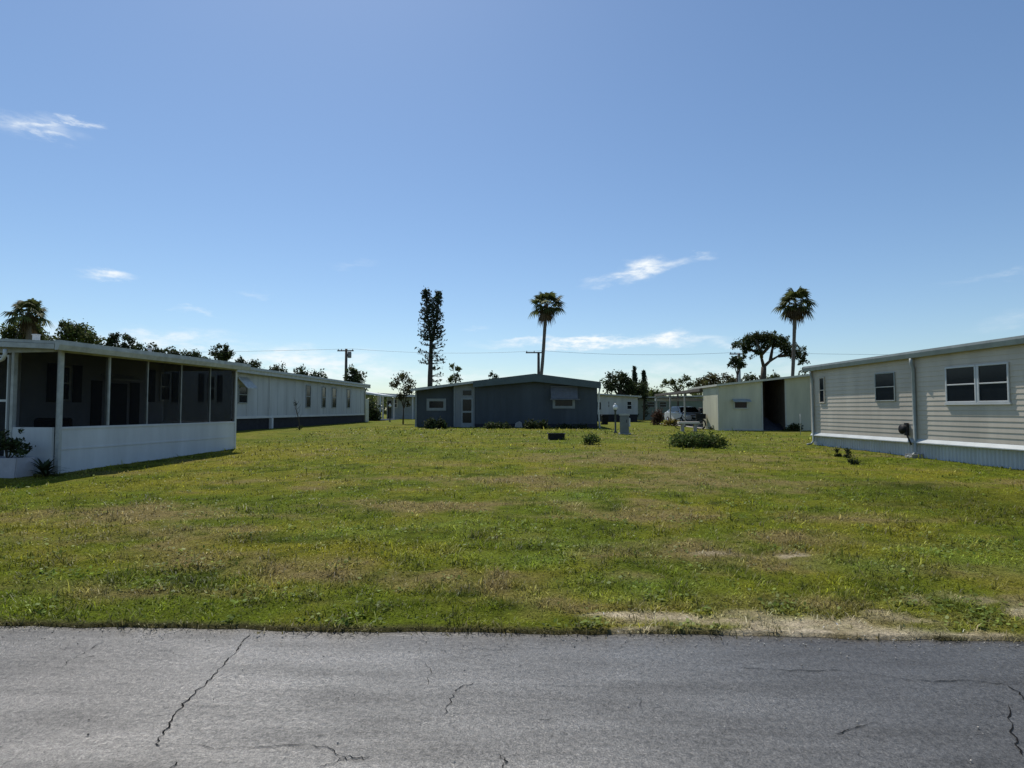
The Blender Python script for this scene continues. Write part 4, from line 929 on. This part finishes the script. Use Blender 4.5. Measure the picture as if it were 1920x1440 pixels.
def trike():
    Y = 36.8; q = P(1297, 790, Y); zg = gzf(q.x, Y)
    t = thing('adult_tricycle', 'dark adult tricycle with pale mudguards beside the corner of the beige building', 'tricycle', (q.x, Y, zg), R(-12))
    def wheel(x, y, r):
        mb = MB(); pts = [(x + r * math.cos(a), y, r + r * math.sin(a)) for a in np.linspace(0, 2 * math.pi, 25)]; mb.tube(pts, .024, 6, False); w = part('wheel', mb, M['tyre'], t, True)
        mb = MB()
        for k in range(8): a = k * math.pi / 8; mb.tube([(x + r * math.cos(a), y, r + r * math.sin(a)), (x - r * math.cos(a), y, r - r * math.sin(a))], .004, 4)
        mb.tube([(x, y - .05, r), (x, y + .05, r)], .03, 8); part('spokes', mb, M['metal'], w)
    wheel(-.72, 0, .33); wheel(.5, -.32, .31); wheel(.5, .32, .31)
    mb = MB(); mb.tube([(-.72, 0, .33), (-.55, 0, .95), (-.5, 0, 1.05)], .02); mb.tube([(-.57, 0, .85), (-.1, 0, .35), (.5, 0, .31)], .022); mb.tube([(-.1, 0, .35), (.08, 0, .8)], .02); mb.tube([(.5, -.32, .31), (.5, .32, .31)], .018); part('frame', mb, M['dark'], t, True)
    mb = MB(); mb.tube([(-.42, -.3, 1.08), (-.5, -.18, 1.1), (-.5, .18, 1.1), (-.42, .3, 1.08)], .016); part('handlebar', mb, M['chrome'], t, True)
    mb = MB(); mb.prism([(-.06, -.12), (.22, -.14), (.22, .14), (-.06, .12)], 2, .8, .88); part('saddle', mb, M['dark'], t, bevel=.03)
    mb = MB(); mb.box(.25, .82, -.26, .26, .64, .67); mb.box(.25, .27, -.26, .26, .67, .95); mb.box(.80, .82, -.26, .26, .67, .95); mb.box(.271, .799, -.26, -.24, .67, .95); mb.box(.271, .799, .24, .26, .67, .95); part('basket', mb, M['dark'], t)
    for (x, y, r) in ((-.72, 0, .37), (.5, -.32, .35), (.5, .32, .35)):
        mb = MB(); a = np.linspace(.35, 2.6, 12); n = len(a)
        vs = [(x + (r + e) * math.cos(k), y + w, r - .04 + (r + e) * math.sin(k)) for k in a for (w, e) in ((-.04, 0), (.04, 0), (.04, .012), (-.04, .012))]
        mb.add(vs, [(4 * i + j, 4 * i + (j + 1) % 4, 4 * i + 4 + (j + 1) % 4, 4 * i + 4 + j) for i in range(n - 1) for j in range(4)]); part('mudguard', mb, M['copper'], t)
trike()
def barrel(label, px, py, w, h):
    q = onground(px, py); s = q.y / F; W, H = w * s / 2, h * s; t = thing('storage_barrel', label, 'barrel', (q.x, q.y, gzf(q.x, q.y)))
    mb = MB(); mb.lathe([(W * .85, -.03), (W * .95, .05), (W, H * .3), (W * .97, H * .5), (W, H * .7), (W * .92, H * .94)], n=18); part('drum', mb, M['dark'], t, True)
    mb = MB(); mb.lathe([(W * .96, H * .941), (W * .96, H * .98), (W * .7, H)], n=18); part('lid', mb, M['shutter'], t, True)
barrel('dark plastic barrel against the left side of the beige building', 1317, 792, 16, 27)

# ================================================================ RIGHT TAN HOUSE
def right_house():
    A = onground(1524, 834); B = onground(1920, 882); d = B - A; d.z = 0; ang = math.atan2(d.y, d.x); u = d.normalized()
    N = A + u * 16.0 
    Lh = 15.0; zA, zB = gzf(A.x, A.y), gzf(B.x, B.y)
    t = thing('tan_siding_house', 'tan mobile home with lap siding and pale blue ribbed skirting on the right', 'mobile home', (A.x, A.y, zA), ang)
    # local x: from the far corner towards the road; y: into the house
    Inv = (Matrix.Translation((A.x, A.y, zA)) @ Matrix.Rotation(ang, 4, 'Z')).inverted()
    def loc(px, py):        # local (x, z) of a pixel on the wall plane y = 0
        o = Inv @ EYE; dr = Inv.to_3x3() @ ray(px, py); p = o + dr * (-o.y / dr.y); return p.x, p.z
    zt0 = loc(1524, 693)[1]; zt1 = loc(1900, 640)[1]; x1 = loc(1900, 640)[0]; sl = (zt1 - zt0) / x1
    zs0 = loc(1530, 811)[1]; zs1 = loc(1915, 834)[1]; ss = (zs1 - zs0) / loc(1915, 834)[0]
    ZT = (zt0 + zt1) / 2 + .02; ZS = (zs0 + zs1) / 2; ZTf = lambda x: ZT + (x - x1 / 2) * sl * .75; ZSf = lambda x: ZS
    D = 7.2
    # lap siding as a stepped sheet
    mb = MB(); nl = 20; pr = []
    h = (ZT + .3 - ZS) / nl
    for i in range(nl):
        z = ZS + h * i; pr += [(-.013, z), (-.003, z + h - .001)]
    poly = pr + [(D, ZS + h * nl), (D, ZS)]
    v0 = len(mb.v)
    def face(x, top):
        return [(x, y, min(z, top) if z > ZS + .5 else z) for y, z in poly]
    a, b = face(0, ZTf(0)), face(Lh, ZTf(Lh)); n = len(poly)
    mb.add(a + b, [tuple(range(n))[::-1], tuple(range(n, 2 * n))] + [(i, (i + 1) % n, (i + 1) % n + n, i + n) for i in range(n)])
    part('wall', mb, M['siding'], t)
    # skirting: ribbed sheet under a sloped ledge
    mb = MB(); nr_ = int(Lh / .055); top = []; bot = []
    for i in range(nr_ * 2 + 1):
        x = Lh * i / (nr_ * 2); y = .045 if (i % 4 < 2) else .075
        gx = A + u * x; zb = gzf(gx.x, gx.y) - zA - .05
        top.append((x, y, ZS - .10)); bot.append((x, y, zb))
    mb.add(top + bot, [(i, i + 1, len(top) + i + 1, len(top) + i) for i in range(len(top) - 1)]); 
    mb.box(.05, Lh - .05, .12, .14, -.4, ZS - .1); part('skirting', mb, M['skirt'], t)
    mb = MB(); mb.prism([(-.01, ZS - .003), (-.085, ZS - .10), (-.085, ZS - .125), (.1, ZS - .125), (.1, ZS - .003)], 0, 0, Lh); part('skirting_ledge', mb, M['ledge'], t)
    # roof
    ov = .085
    mb = MB(); r0, r1 = ZTf(0), ZTf(Lh)
    def rp(x, zt): return [(x, -ov, zt - .01), (x, D / 2, zt + .40), (x, D + ov, zt - .01), (x, D + ov, zt + .06), (x, D / 2, zt + .47), (x, -ov, zt + .06)]
    mb.add(rp(-.2, r0 + .0) + rp(Lh + .2, r1), [tuple(range(6))[::-1], tuple(range(6, 12))] + [(i, (i + 1) % 6, (i + 1) % 6 + 6, i + 6) for i in range(6)]); part('roof', mb, M['roof'], t)
    mb = MB()
    def gp(x, zt): return [(x, -ov - .003, zt - .10), (x, -ov - .003, zt + .085), (x, -ov - .09, zt + .085), (x, -ov - .095, zt + .02), (x, -ov - .07, zt - .10)]
    mb.add(gp(-.23, r0) + gp(Lh + .23, r1), [tuple(range(5))[::-1], tuple(range(5, 10))] + [(i, (i + 1) % 5, (i + 1) % 5 + 5, i + 5) for i in range(5)]); part('gutter', mb, M['gutter'], t)
    mb = MB(); mb.add([(-.2, -ov + .001, r0 - .02), (Lh + .2, -ov + .001, r1 - .02), (Lh + .2, .0, r1 - .02), (-.2, .0, r0 - .02), (-.2, -ov + .001, r0 - .05), (Lh + .2, -ov + .001, r1 - .05), (Lh + .2, -.018, r1 - .05), (-.2, -.018, r0 - .05)], [(0, 1, 2, 3), (7, 6, 5, 4), (0, 4, 5, 1), (1, 5, 6, 2), (2, 6, 7, 3), (3, 7, 4, 0)]); part('soffit', mb, M['siding'], t)
    # posts that carry the rain pipes
    for px in (1527, 1718):
        x = loc(px, 760)[0]; gx = A + u * x; zb = gzf(gx.x, gx.y) - zA
        mb = MB(); mb.tube([(x, -ov - .04, ZTf(x) - .11), (x, -ov - .04, ZTf(x) - .25), (x, -ov + .02, ZTf(x) - .4), (x, -ov + .02, zb + .16), (x, -ov - .06, zb + .05), (x + .04, -ov - .25, zb + .03)], .045 if px > 1600 else .036, 8); part('downspout', mb, M['gutter'], t, True)
    mb = MB(); mb.box(0, .09, -.045, -.017, ZS, ZTf(0) - .06); x = loc(1714, 700)[0]; mb.box(x - .06, x + .02, -.03, -.017, ZS, ZTf(x) - .06); part('corner_trim', mb, M['siding'], t)
    def win(p0, q0, p1, q1, mid=True, fw=.05, fm='white'):
        xa, za = loc(p0, q0); xb, zb = loc(p1, q1); return window_px(t, xa, xb, za, zb, -.014, M[fm], M['glass'], fw, mid, .03)
    win(1538, 756, 1547, 707, True, .04, 'siding'); win(1643, 753, 1679, 697, True, .035, 'gutter')
    xa, za = loc(1776, 754); xb, zb = loc(1832, 684); xc, zc = loc(1893, 678)
    zlo = loc(1832, 755)[1]
    window_px(t, xa, xb - .01, zlo, zb, -.014, M['white'], M['glass'], .042, True, .035); window_px(t, xb + .03, xc, zlo, zb, -.014, M['white'], M['glass'], .042, True, .035)
    mb = MB(); mb.box(xb - .008, xb + .028, -.04, -.014, zlo, zb); mb.box(xa - .03, xc + .03, -.055, -.014, zlo - .05, zlo - .002); part('window_sill', mb, M['white'], t)
    # hose reel on the wall
    xh, zh = loc(1703, 806); h_ = thing('hose_reel', 'black hose reel hung on the tan siding beside the rain pipe', 'hose reel', (A.x + u.x * xh, A.y + u.y * xh, zA + zh), ang)
    mb = MB(); mb.box(-.05, .05, -.09, -.018, -.16, .2); part('bracket', mb, M['shutter'], h_)
    mb = MB(); pts = [(.11 * math.cos(a), -.13 - .006 * a / 6.28, .11 * math.sin(a) + .02) for a in np.linspace(0, 6.28 * 6, 120)]
    pts = [(p[0] * (1 + .05 * math.sin(i * .7)), p[1], p[2]) for i, p in enumerate(pts)] + [(.12, -.16, -.12), (.2, -.14, -.3), (.24, -.12, -.42)]; mb.tube(pts, .022, 6); part('hose', mb, M['hose'], h_, True)
    mb = MB(); mb.tube([(0, -.09, .02), (0, -.19, .02)], .07, 14); mb.tube([(0, -.19, .02), (0, -.2, .02)], .14, 18); part('drum', mb, M['dark'], h_, True)
    # splash block at the foot of the rain pipe
    q = onground(1720, 858); s_ = thing('splash_block', 'grey concrete splash block under the rain pipe of the tan house', 'block', (q.x, q.y, gzf(q.x, q.y)), ang)
    mb = MB(); mb.box(-.13, .13, -.28, .12, -.04, .05); part('slab', mb, M['conc'], s_, bevel=.01)
    mb = MB(); mb.box(-.13, -.09, -.27, .11, .051, .10); mb.box(.09, .13, -.27, .11, .051, .10); mb.box(-.088, .088, .07, .11, .051, .10); part('rim', mb, M['conc'], s_)
right_house()
q = onground(1735, 858); spiky_plant('weed_tuft', 'small dark weed tuft next to the concrete splash block', (q.x, q.y, q.z), 22, .22, .015, DARKGREEN, 8)
# weeds in the lawn before the tan house
def weed(label, px, py, h_px, seed, shade=DARKGREEN):
    q = onground(px, py); h = h_px * q.y / F; t = thing('tall_weed', label, 'weed', (q.x, q.y, gzf(q.x, q.y)), 0, 'dark weeds standing in the lawn by the tan house')
    rs = random.Random(seed); mb = MB(); bl = []
    for k in range(4):
        a = rs.uniform(0, 6.28); r_ = h * rs.uniform(.05, .28); z = h * rs.uniform(.7, 1.0)
        mb.tube([(0, 0, -.03), (r_ * .4 * math.cos(a), r_ * .4 * math.sin(a), z * .5), (r_ * math.cos(a), r_ * math.sin(a), z)], [.009, .007, .004], 5); bl.append((r_ * math.cos(a), r_ * math.sin(a), z * .9, h * .16, h * .16, h * .14))
    bl.append((0, 0, h * .15, h * .3, h * .3, h * .12)); part('stems', mb, M['bark'], t, True); leaf_cloud('leaves', bl, 240, .055, shade, t, seed, .6)
weed('dark upright weed, left one of the pair in the lawn before the tan house', 1572, 856, 15, 61); weed('dark upright weed, right one of the pair in the lawn before the tan house', 1589, 859, 17, 62)
bush('creeping_weed', 'flat dark creeping weed spread on the lawn beside the two upright weeds', 1597, 870, 30, 9, 420, .05, DARKGREEN, 63, .6, 'weed')
q = onground(1501, 816); t = thing('garden_stake', 'thin pale stake standing in the lawn near the far corner of the tan house', 'stake', (q.x, q.y, gzf(q.x, q.y)))
mb = MB(); mb.tube([(0, 0, -.1), (.01, 0, .6), (.0, 0, 1.0)], [.014, .014, .011], 6); part('rod', mb, M['fascia'], t, True)

# ================================================================ PALMS
def fan_palm(label, base_px, base_py, top_px, top_py, Y, crown_px, seed, trunk_r=.17, dead=12, live=40, droop=1.0, group='tall fan palms'):
    top = P(top_px, top_py, Y); bx = P(base_px, base_py, Y); z0 = gzf(bx.x, Y); b = bx + (bx - top) * ((bx.z - z0) / (top.z - bx.z))
    t = thing('fan_palm', label, 'palm tree', (b.x, Y, z0), 0, group); T = Vector((top.x - b.x, 0, top.z - z0)); rs = random.Random(seed)
    Rr = crown_px / 2 * Y / F
    mb = MB(); n = 14; pts = []; rad = []
    for i in range(n + 1):
        s = i / n; pts.append(Vector((T.x * s + .10 * math.sin(s * 4) * T.z / 10, .08 * math.sin(s * 3), -.1 + (T.z - Rr * .1) * s))); rad.append(trunk_r * (1.35 - .5 * min(1, s * 3) + (.35 * max(0, s - .88) / .12)) * (1 + .06 * (i % 2)))
    mb.tube(pts, rad, 10); part('trunk', mb, M['palmbark'], t, True)
    top_l = pts[-1]
    def fronds(k, el0, el1, fold, scale, tones):
        V = []; Fc = []; TT = []
        for i in range(k):
            az = i * 2.39996 + rs.uniform(-.3, .3); s = (i + .5) / k; el = el0 + (el1 - el0) * s + rs.uniform(-.12, .12); L_ = Rr * rs.uniform(.72, 1.18) * scale
            f = Vector((math.cos(az) * math.cos(el), math.sin(az) * math.cos(el), math.sin(el))); side = Vector((-math.sin(az), math.cos(az), 0)); upv = side.cross(f) * -1
            if upv.z < 0: upv = -upv
            tone = rs.uniform(*tones); hub = top_l + f * L_ * .45 + Vector((0, 0, -.06 * L_))
            o = len(V); w = .025; V += [top_l + side * w, top_l - side * w, hub - side * w * .6, hub + side * w * .6]; Fc.append((o, o + 1, o + 2, o + 3)); TT += [tone * .8] * 4
            nl = 13
            for j in range(nl):
                a = (j / (nl - 1) - .5) * 2 * 1.45; l = L_ * .60 * (1 - .18 * abs(a)) * rs.uniform(.9, 1.08)
                dl = (f * math.cos(a) + side * math.sin(a) + upv * -fold * abs(a) * .35).normalized(); sd_ = dl.cross(upv).normalized() * L_ * .045
                sag = Vector((0, 0, -l * .38 * droop * (1 + max(0, .3 - el))))
                p1 = hub + dl * l * .55; p2 = hub + dl * l * .95 + sag; tn = tone * rs.uniform(.75, 1.3); o = len(V)
                V += [hub, p1 + sd_ + sag * .2, p1 - sd_ + sag * .2, p2]; Fc += [(o, o + 1, o + 3, o + 2)]; TT += [tn] * 4
        return np.array([tuple(v) for v in V]), np.array(Fc), np.repeat(np.array(TT)[:, None], 3, 1)
    V, Fc, TT = fronds(live, 1.35, -.35, .5, 1.0, (.6, 1.7)); np_mesh('fronds', V, Fc, PALMGREEN, t, TT)
    if dead: V, Fc, TT = fronds(dead, -.35, -1.15, .9, .78, (.5, 1.2)); np_mesh('dead_fronds', V, Fc, PALMDEAD, t, TT)
fan_palm('tall fan palm leaning slightly right behind the ridge of the slate blue house', 1013, 697, 1026, 565, 52, 76, 71, .17, 14, 34)
fan_palm('tall fan palm rising past the umbrella shaped tree by the tan house', 1484, 708, 1493, 563, 50, 80, 72, .16, 16, 36)
fan_palm('broad fan palm above the roof of the screened porch house on the left', 52, 640, 56, 580, 40, 84, 73, .2, 8, 34, 1.2)

# ================================================================ NORFOLK PINE
def norfolk(label, px, base_py, top_py, Y, w_px, seed, twin=True, bare_left=True, name='norfolk_pine'):
    b = P(px, base_py, Y); z0 = gzf(b.x, Y); s = Y / F; H = P(px, top_py, Y).z - z0; t = thing(name, label, 'tree', (b.x, Y, z0)); rs = random.Random(seed); R0 = w_px / 2 * s
    mb = MB(); r0 = H * .022; mb.tube([(0, 0, -.1), (.02, 0, H * .35), (.1, 0, H * .62)], [r0, r0 * .85, r0 * .6], 8)
    stems = [((.1, 0, H * .62), (-R0 * .30, 0, H)), ((.1, 0, H * .62), (R0 * .52, .1, H * .985))] if twin else [((.1, 0, H * .6), (.05, 0, H))]
    for a, e in stems: mb.tube([a, Vector(a).lerp(Vector(e), .5) + Vector((e[0] * .25, 0, 0)), e], [r0 * .55, r0 * .35, r0 * .08], 6)
    part('trunk', mb, M['bark'], t, True)
    V = []; 
    br = MB(); pts = []; 
    def whorl(c, L_, n, lo=-.1, side=0):
        for k in range(n):
            a = rs.uniform(0, 6.283); l = L_ * rs.uniform(.6, 1.15)
            if side and math.cos(a) * side < .1 and rs.random() < .85: continue
            el = rs.uniform(lo, lo + .35); prev = Vector(c); m_ = 6
            P_ = [prev]
            for q in range(1, m_ + 1):
                f_ = q / m_; e2 = el - .3 * f_ + .45 * f_ * f_
                prev = prev + Vector((math.cos(a) * math.cos(e2), math.sin(a) * math.cos(e2), math.sin(e2))) * l / m_; P_.append(prev)
            br.tube(P_, [.03 * (1 - .14 * i_) for i_ in range(m_ + 1)], 4, False)
            for i_ in range(1, m_ + 1):
                for _ in range((i_ % 2) + (i_ > 2) + (i_ == m_) * 2):
                    j = P_[i_ - 1].lerp(P_[i_], rs.random()); pts.append((j.x + rs.gauss(0, .07), j.y + rs.gauss(0, .07), j.z + rs.gauss(.03, .07)))
    z = H * .08
    while z < H * .60:
        dens = z / H
        if dens < .30: whorl((.02, 0, z), R0 * 1.0, 6, -.1, 1)
        elif dens < .42: whorl((.04, 0, z), R0 * .95, 6, -.05, 0.6)
        else: whorl((.08, 0, z), R0 * 1.0, 7, -.02)
        z += H * (.045 if dens < .42 else .028)
    for a, e in stems:
        for k in range(22):
            f_ = k / 21; c = Vector(a).lerp(Vector(e), f_); whorl(c, R0 * (.84 - .66 * f_ ** 1.3), 7, .05)
        for _ in range(50): pts.append((e[0] + rs.gauss(0, R0 * .12), e[1] + rs.gauss(0, R0 * .12), e[2] + rs.gauss(-.22, R0 * .17)))
    part('branches', br, M['bark'], t)
    r2 = np.random.default_rng(seed); Pn = np.array(pts); tone = np.exp(r2.normal(0, .35, len(Pn)))[:, None] * np.ones(3)
    V, Fc, T = cards(Pn, .24, tone, r2, .45); np_mesh('crown', V, Fc, NEEDLE, t, T)
norfolk('tall narrow dark pine with a forked top behind the slate blue house', 806, 720, 546, 50, 60, 81)

# ================================================================ UMBRELLA SHAPED TREE
def umbrella_tree():
    Y = 54.0; b = P(1432, 712, Y); z0 = gzf(b.x, Y); t = thing('umbrella_tree', 'dark umbrella shaped tree with an arched crown and bare forked limbs', 'tree', (b.x, Y, z0)); s = Y / F
    L_ = lambda px, py, dy=0: Vector((P(px, py, Y).x - b.x, dy, P(px, py, Y).z - z0))
    mb = MB(); f1 = L_(1432, 688)
    mb.tube([(0, 0, -.1), L_(1431, 712), f1], [.32, .27, .22], 9)
    limbs = [[f1, L_(1428, 672), L_(1426, 655), L_(1418, 640, .3)], [L_(1427, 666), L_(1440, 650, -.4), L_(1448, 638, -.5)], [f1, L_(1446, 676, .2), L_(1462, 667, .3), L_(1478, 655, .4)], [L_(1462, 667, .3), L_(1480, 666, .2), L_(1494, 668, .2)], [L_(1427, 664), L_(1412, 655, .5), L_(1398, 648, .6)], [L_(1428, 670), L_(1420, 660, -.8), L_(1408, 640, -1.2)], [L_(1446, 676, .2), L_(1456, 655, 1.0), L_(1462, 640, 1.3)]]
    for l in limbs: mb.tube(l, [.16 * (1 - i * .24) for i in range(len(l))], 7)
    part('trunk', mb, M['bark'], t, True)
    bl = []
    for (px, py, hw, hh) in ((1395, 645, 11, 11), (1408, 640, 15, 13), (1425, 634, 18, 9), (1442, 634, 18, 9), (1458, 638, 16, 9), (1470, 645, 12, 10), (1402, 655, 12, 9), (1416, 660, 9, 8), (1432, 652, 14, 8), (1412, 668, 5, 7), (1476, 657, 12, 9), (1494, 660, 12, 12), (1502, 674, 8, 12), (1472, 666, 8, 6), (1424, 646, 16, 8), (1384, 668, 4, 3), (1456, 648, 12, 6)):
        c = L_(px, py); bl.append((c.x, random.Random(px).uniform(-.6, .6), c.z, hw * s, hw * s * 1.2, hh * s))
    
    for i_ in range(26):
        u_ = i_ / 25; px = 1386 + 88 * u_; py = 655 - 24 * math.sin(math.pi * (u_ * .8 + .12)) ; c = L_(px, py); bl.append((c.x, random.Random(i_).uniform(-1.6, 1.6), c.z, 9 * s, 11 * s, 6 * s))
    for (px, py, hw, hh) in ((1482, 648, 14, 8), (1494, 655, 13, 10), (1502, 666, 9, 13), (1488, 666, 9, 8), (1505, 676, 6, 9), (1476, 660, 9, 7), (1478, 650, 12, 9)):
        c = L_(px, py); bl.append((c.x, .3, c.z, hw * s, hw * s, hh * s))
    leaf_cloud('crown', bl, 11000, .17, DARKGREEN, t, 91, .55, .10)
umbrella_tree()
broad_tree('small_palm_like_tree', 'small drooping dark tree against a pale pole left of the umbrella tree', 1381, 705, [(1373, 679, 6, 9), (1384, 674, 8, 8), (1393, 684, 6, 8), (1383, 684, 7, 6), (1396, 670, 4, 3)], 52, 900, .2, DARKGREEN, 92, .9, None, .09)

# ================================================================ UTILITY POLES AND WIRE
ends = []
def pole(label, px, top_py, Y, arm_l, arm_r, can=False, arm_py=None, m=None):
    b = P(px, 760, Y); z0 = gzf(b.x, Y); H = P(px, top_py, Y).z - z0; s = Y / F
    t = thing('utility_pole', label, 'utility pole', (b.x, Y, z0), 0, 'wooden utility poles behind the houses')
    mb = MB(); mb.tube([(0, 0, -.2), (0, 0, H)], [.19, .13], 10); part('pole', mb, m or M['pole'], t, True)
    za = H - .35 if arm_py is None else P(px, arm_py, Y).z - z0
    mb = MB(); mb.box(-arm_l * s, arm_r * s, -.22, -.131, za - .06, za + .06); part('crossarm', mb, M['pole'], t)
    for x in (-arm_l * s + .1, arm_r * s - .1, -.45):
        mb = MB(); mb.lathe([(.03, za + .061), (.05, za + .10), (.03, za + .13), (.05, za + .16), (.02, za + .20)], (x, -.18, 0), 8); part('insulator', mb, M['shutter'], t, True)
    if can: mb = MB(); mb.lathe([(.18, za - .75), (.2, za - .7), (.2, za - .15), (.14, za - .08)], (.36, 0, 0), 14); part('transformer', mb, M['metal'], t, True); mb = MB(); mb.box(.12, .17, -.04, .04, za - .6, za - .3); part('bracket', mb, M['metal'], t)
    ends.append(Vector((b.x + arm_r * s - .1, Y - .18, z0 + za + .2)))
pole('wooden utility pole with a transformer can above the long pale mobile home', 648, 654, 62, 16, 15, True, 658)
pole('wooden utility pole with a wide crossarm beside the leaning fan palm', 1010, 660, 60, 24, 8, False, 661.5)
pole('pale grey utility pole behind the small drooping tree by the umbrella tree', 1387, 662, 60, 18, 8, False, 664, M['fascia'])
mb = MB(); allp = [ends[0] + Vector((-60, 3, .3))] + ends + [ends[-1] + Vector((40, 2, .2))]; pts = []
for a, e in zip(allp[:-1], allp[1:]):
    for k in range(10): s = k / 10; p = a.lerp(e, s); p.z -= 4 * s * (1 - s) * .35; pts.append(p)
pts.append(allp[-1]); c0 = ends[0].copy()
o = MB(); o.tube([p - c0 for p in pts], .012, 5)
w = part('overhead_wire', o, M['hose']); w.location = c0; tag(w, 'thin dark overhead wire strung from pole to pole across the sky', 'wire')

# ================================================================ BACKGROUND TREES
BT = 'trees beyond the houses'
broad_tree('oak_tree', 'dark loose tree below the broad fan palm at the far left', 30, 640, [(24, 620, 16, 14), (42, 612, 12, 12), (66, 620, 18, 14), (78, 632, 14, 10), (10, 628, 10, 8), (50, 632, 14, 9)], 44, 2600, .24, GREEN, 101, .9, BT, .2)
broad_tree('oak_tree', 'dense round topped dark tree just right of the broad fan palm', 145, 650, [(125, 616, 16, 12), (150, 622, 24, 14), (168, 634, 20, 12), (135, 632, 24, 12), (110, 640, 18, 8), (185, 640, 12, 8), (118, 608, 8, 5)], 55, 3600, .26, GREEN, 102, .9, BT, .25)
broad_tree('oak_tree', 'open crowned tree with a sky gap above the middle of the porch roof', 230, 660, [(208, 640, 10, 12), (216, 630, 9, 6), (236, 632, 12, 5), (248, 640, 8, 8), (240, 652, 14, 8), (215, 655, 10, 7), (200, 652, 12, 6)], 62, 1700, .26, DARKGREEN, 103, .8, BT, .2)
broad_tree('oak_tree', 'low dark tree over the porch roof right of the open crowned tree', 290, 668, [(285, 652, 14, 9), (272, 660, 14, 8), (300, 662, 14, 8), (320, 660, 14, 8), (336, 664, 16, 8), (258, 654, 10, 8), (360, 666, 14, 8), (380, 670, 12, 7)], 70, 1800, .3, DARKGREEN, 104, .8, BT, .2)
broad_tree('spiky_tree', 'dark tree with an upright spiky top where the porch roof meets the long house roof', 415, 680, [(401, 660, 6, 8), (412, 654, 6, 8), (424, 656, 6, 9), (431, 664, 6, 8), (415, 668, 18, 9)], 66, 1500, .28, DARKGREEN, 105, .8, BT, .2)
for px, py, hw, hh, lb in ((452, 678, 8, 6, 'first small treetop peeping over the near end of the long house roof'), (480, 684, 12, 7, 'second small treetop over the long house roof, wider than the first'), (521, 690, 14, 8, 'wide low treetop over the middle of the long house roof'), (565, 697, 14, 8, 'low treetop over the long house roof left of the utility pole'), (597, 702, 12, 7, 'last low treetop over the long house roof before the utility pole')):
    broad_tree('distant_tree', lb, px, 720, [(px, py, hw, hh), (px - hw * .6, py + 6, hw * .7, hh), (px + hw * .7, py + 6, hw * .7, hh), (px, py + 12, hw, hh)], 85, 600, .34, DARKGREEN, 110 + px, .9, BT, .18)
broad_tree('oak_tree', 'dark rounded tree right of the utility pole with the transformer can', 666, 735, [(660, 697, 10, 9), (668, 706, 14, 12), (655, 712, 10, 12), (676, 716, 8, 9), (664, 726, 18, 10)], 60, 1800, .26, DARKGREEN, 106, .9, BT, .2)
broad_tree('spindly_tree', 'thin spindly pale green tree right of the forked pine', 855, 718, [(850, 690, 6, 5), (860, 692, 5, 5), (855, 702, 7, 5), (848, 712, 7, 5), (862, 712, 6, 5), (842, 716, 8, 4)], 56, 420, .22, GREEN, 107, .9, BT, .08)
broad_tree('spindly_tree', 'tiny treetop just showing over the left slope of the slate blue roof', 928, 712, [(922, 703, 4, 4), (930, 706, 6, 4), (926, 712, 10, 5)], 60, 260, .22, DARKGREEN, 108, .9, BT, .08)
broad_tree('oak_tree', 'large dark spreading tree behind the white far house', 1160, 745, [(1150, 708, 14, 9), (1166, 706, 14, 8), (1140, 722, 14, 12), (1160, 724, 20, 14), (1180, 726, 16, 14), (1190, 730, 18, 14), (1205, 728, 12, 13), (1176, 714, 12, 8)], 66, 3200, .28, DARKGREEN, 109, .9, BT, .25)
norfolk('taller of two slim pine spires behind the white far house', 1189, 740, 690, 68, 13, 82, False)
norfolk('shorter of two slim pine spires at the right edge of the large dark tree', 1207, 740, 697, 68, 15, 83, False)
broad_tree('feathery_tree', 'thin feathery tree with a see through crown above the long low green grey house', 1272, 745, [(1250, 718, 10, 4), (1262, 716, 10, 4), (1278, 714, 10, 5), (1288, 710, 10, 4), (1270, 726, 16, 5), (1292, 722, 8, 6), (1240, 724, 6, 3)], 68, 900, .24, GREEN, 111, .9, BT, .12)
broad_tree('oak_tree', 'broad reddish olive tree above the roof of the beige building', 1340, 735, [(1312, 716, 14, 7), (1330, 712, 16, 8), (1348, 708, 16, 8), (1365, 712, 16, 7), (1380, 718, 14, 6), (1340, 722, 34, 8), (1305, 724, 10, 6)], 72, 2600, .28, OLIVE, 112, .9, BT, .2)
for px, lb in ((1410, 'low dark treetop over the beige roof left of the open bay'), (1448, 'low grey green treetop over the beige roof above the open bay'), (1508, 'dark treetop showing beside the far corner of the tan house')):
    broad_tree('distant_tree', lb, px, 720, [(px, 707 if px != 1508 else 696, 12, 5), (px - 9, 712, 10, 5), (px + 10, 711, 10, 5)], 62, 420, .24, GREEN if px == 1448 else DARKGREEN, 130 + px, .9, BT, .1)
broad_tree('distant_tree', 'green rounded tree over the long low green grey house, right of the pine spires', 1225, 748, [(1222, 736, 16, 8), (1240, 740, 14, 6), (1208, 742, 12, 6)], 85, 900, .3, GREEN, 141, .9, BT, .15)

def treeline():
    rs = np.random.default_rng(9); n = 26000; ang = rs.uniform(-1.0, 1.0, n); Rr = rs.uniform(125, 165, n); x = Rr * np.sin(ang); y = Rr * np.cos(ang)
    h = 2.5 + 4.5 * fbm(ang * 22 + 50, ang * 0 + 3, 15, 3) ** 1.3; z = .4 + h * rs.random(n) ** .7
    tone = (np.exp(rs.normal(0, .3, n)) * (.7 + .6 * fbm(ang * 60 + 90, z * .6, 19)))[:, None] * np.ones(3)
    V, Fc, T = cards(np.stack([x, y, z], -1), .95, tone, rs, .7); o = np_mesh('far_treeline', V, Fc, GREEN, None, T); o['kind'] = 'stuff'
treeline()
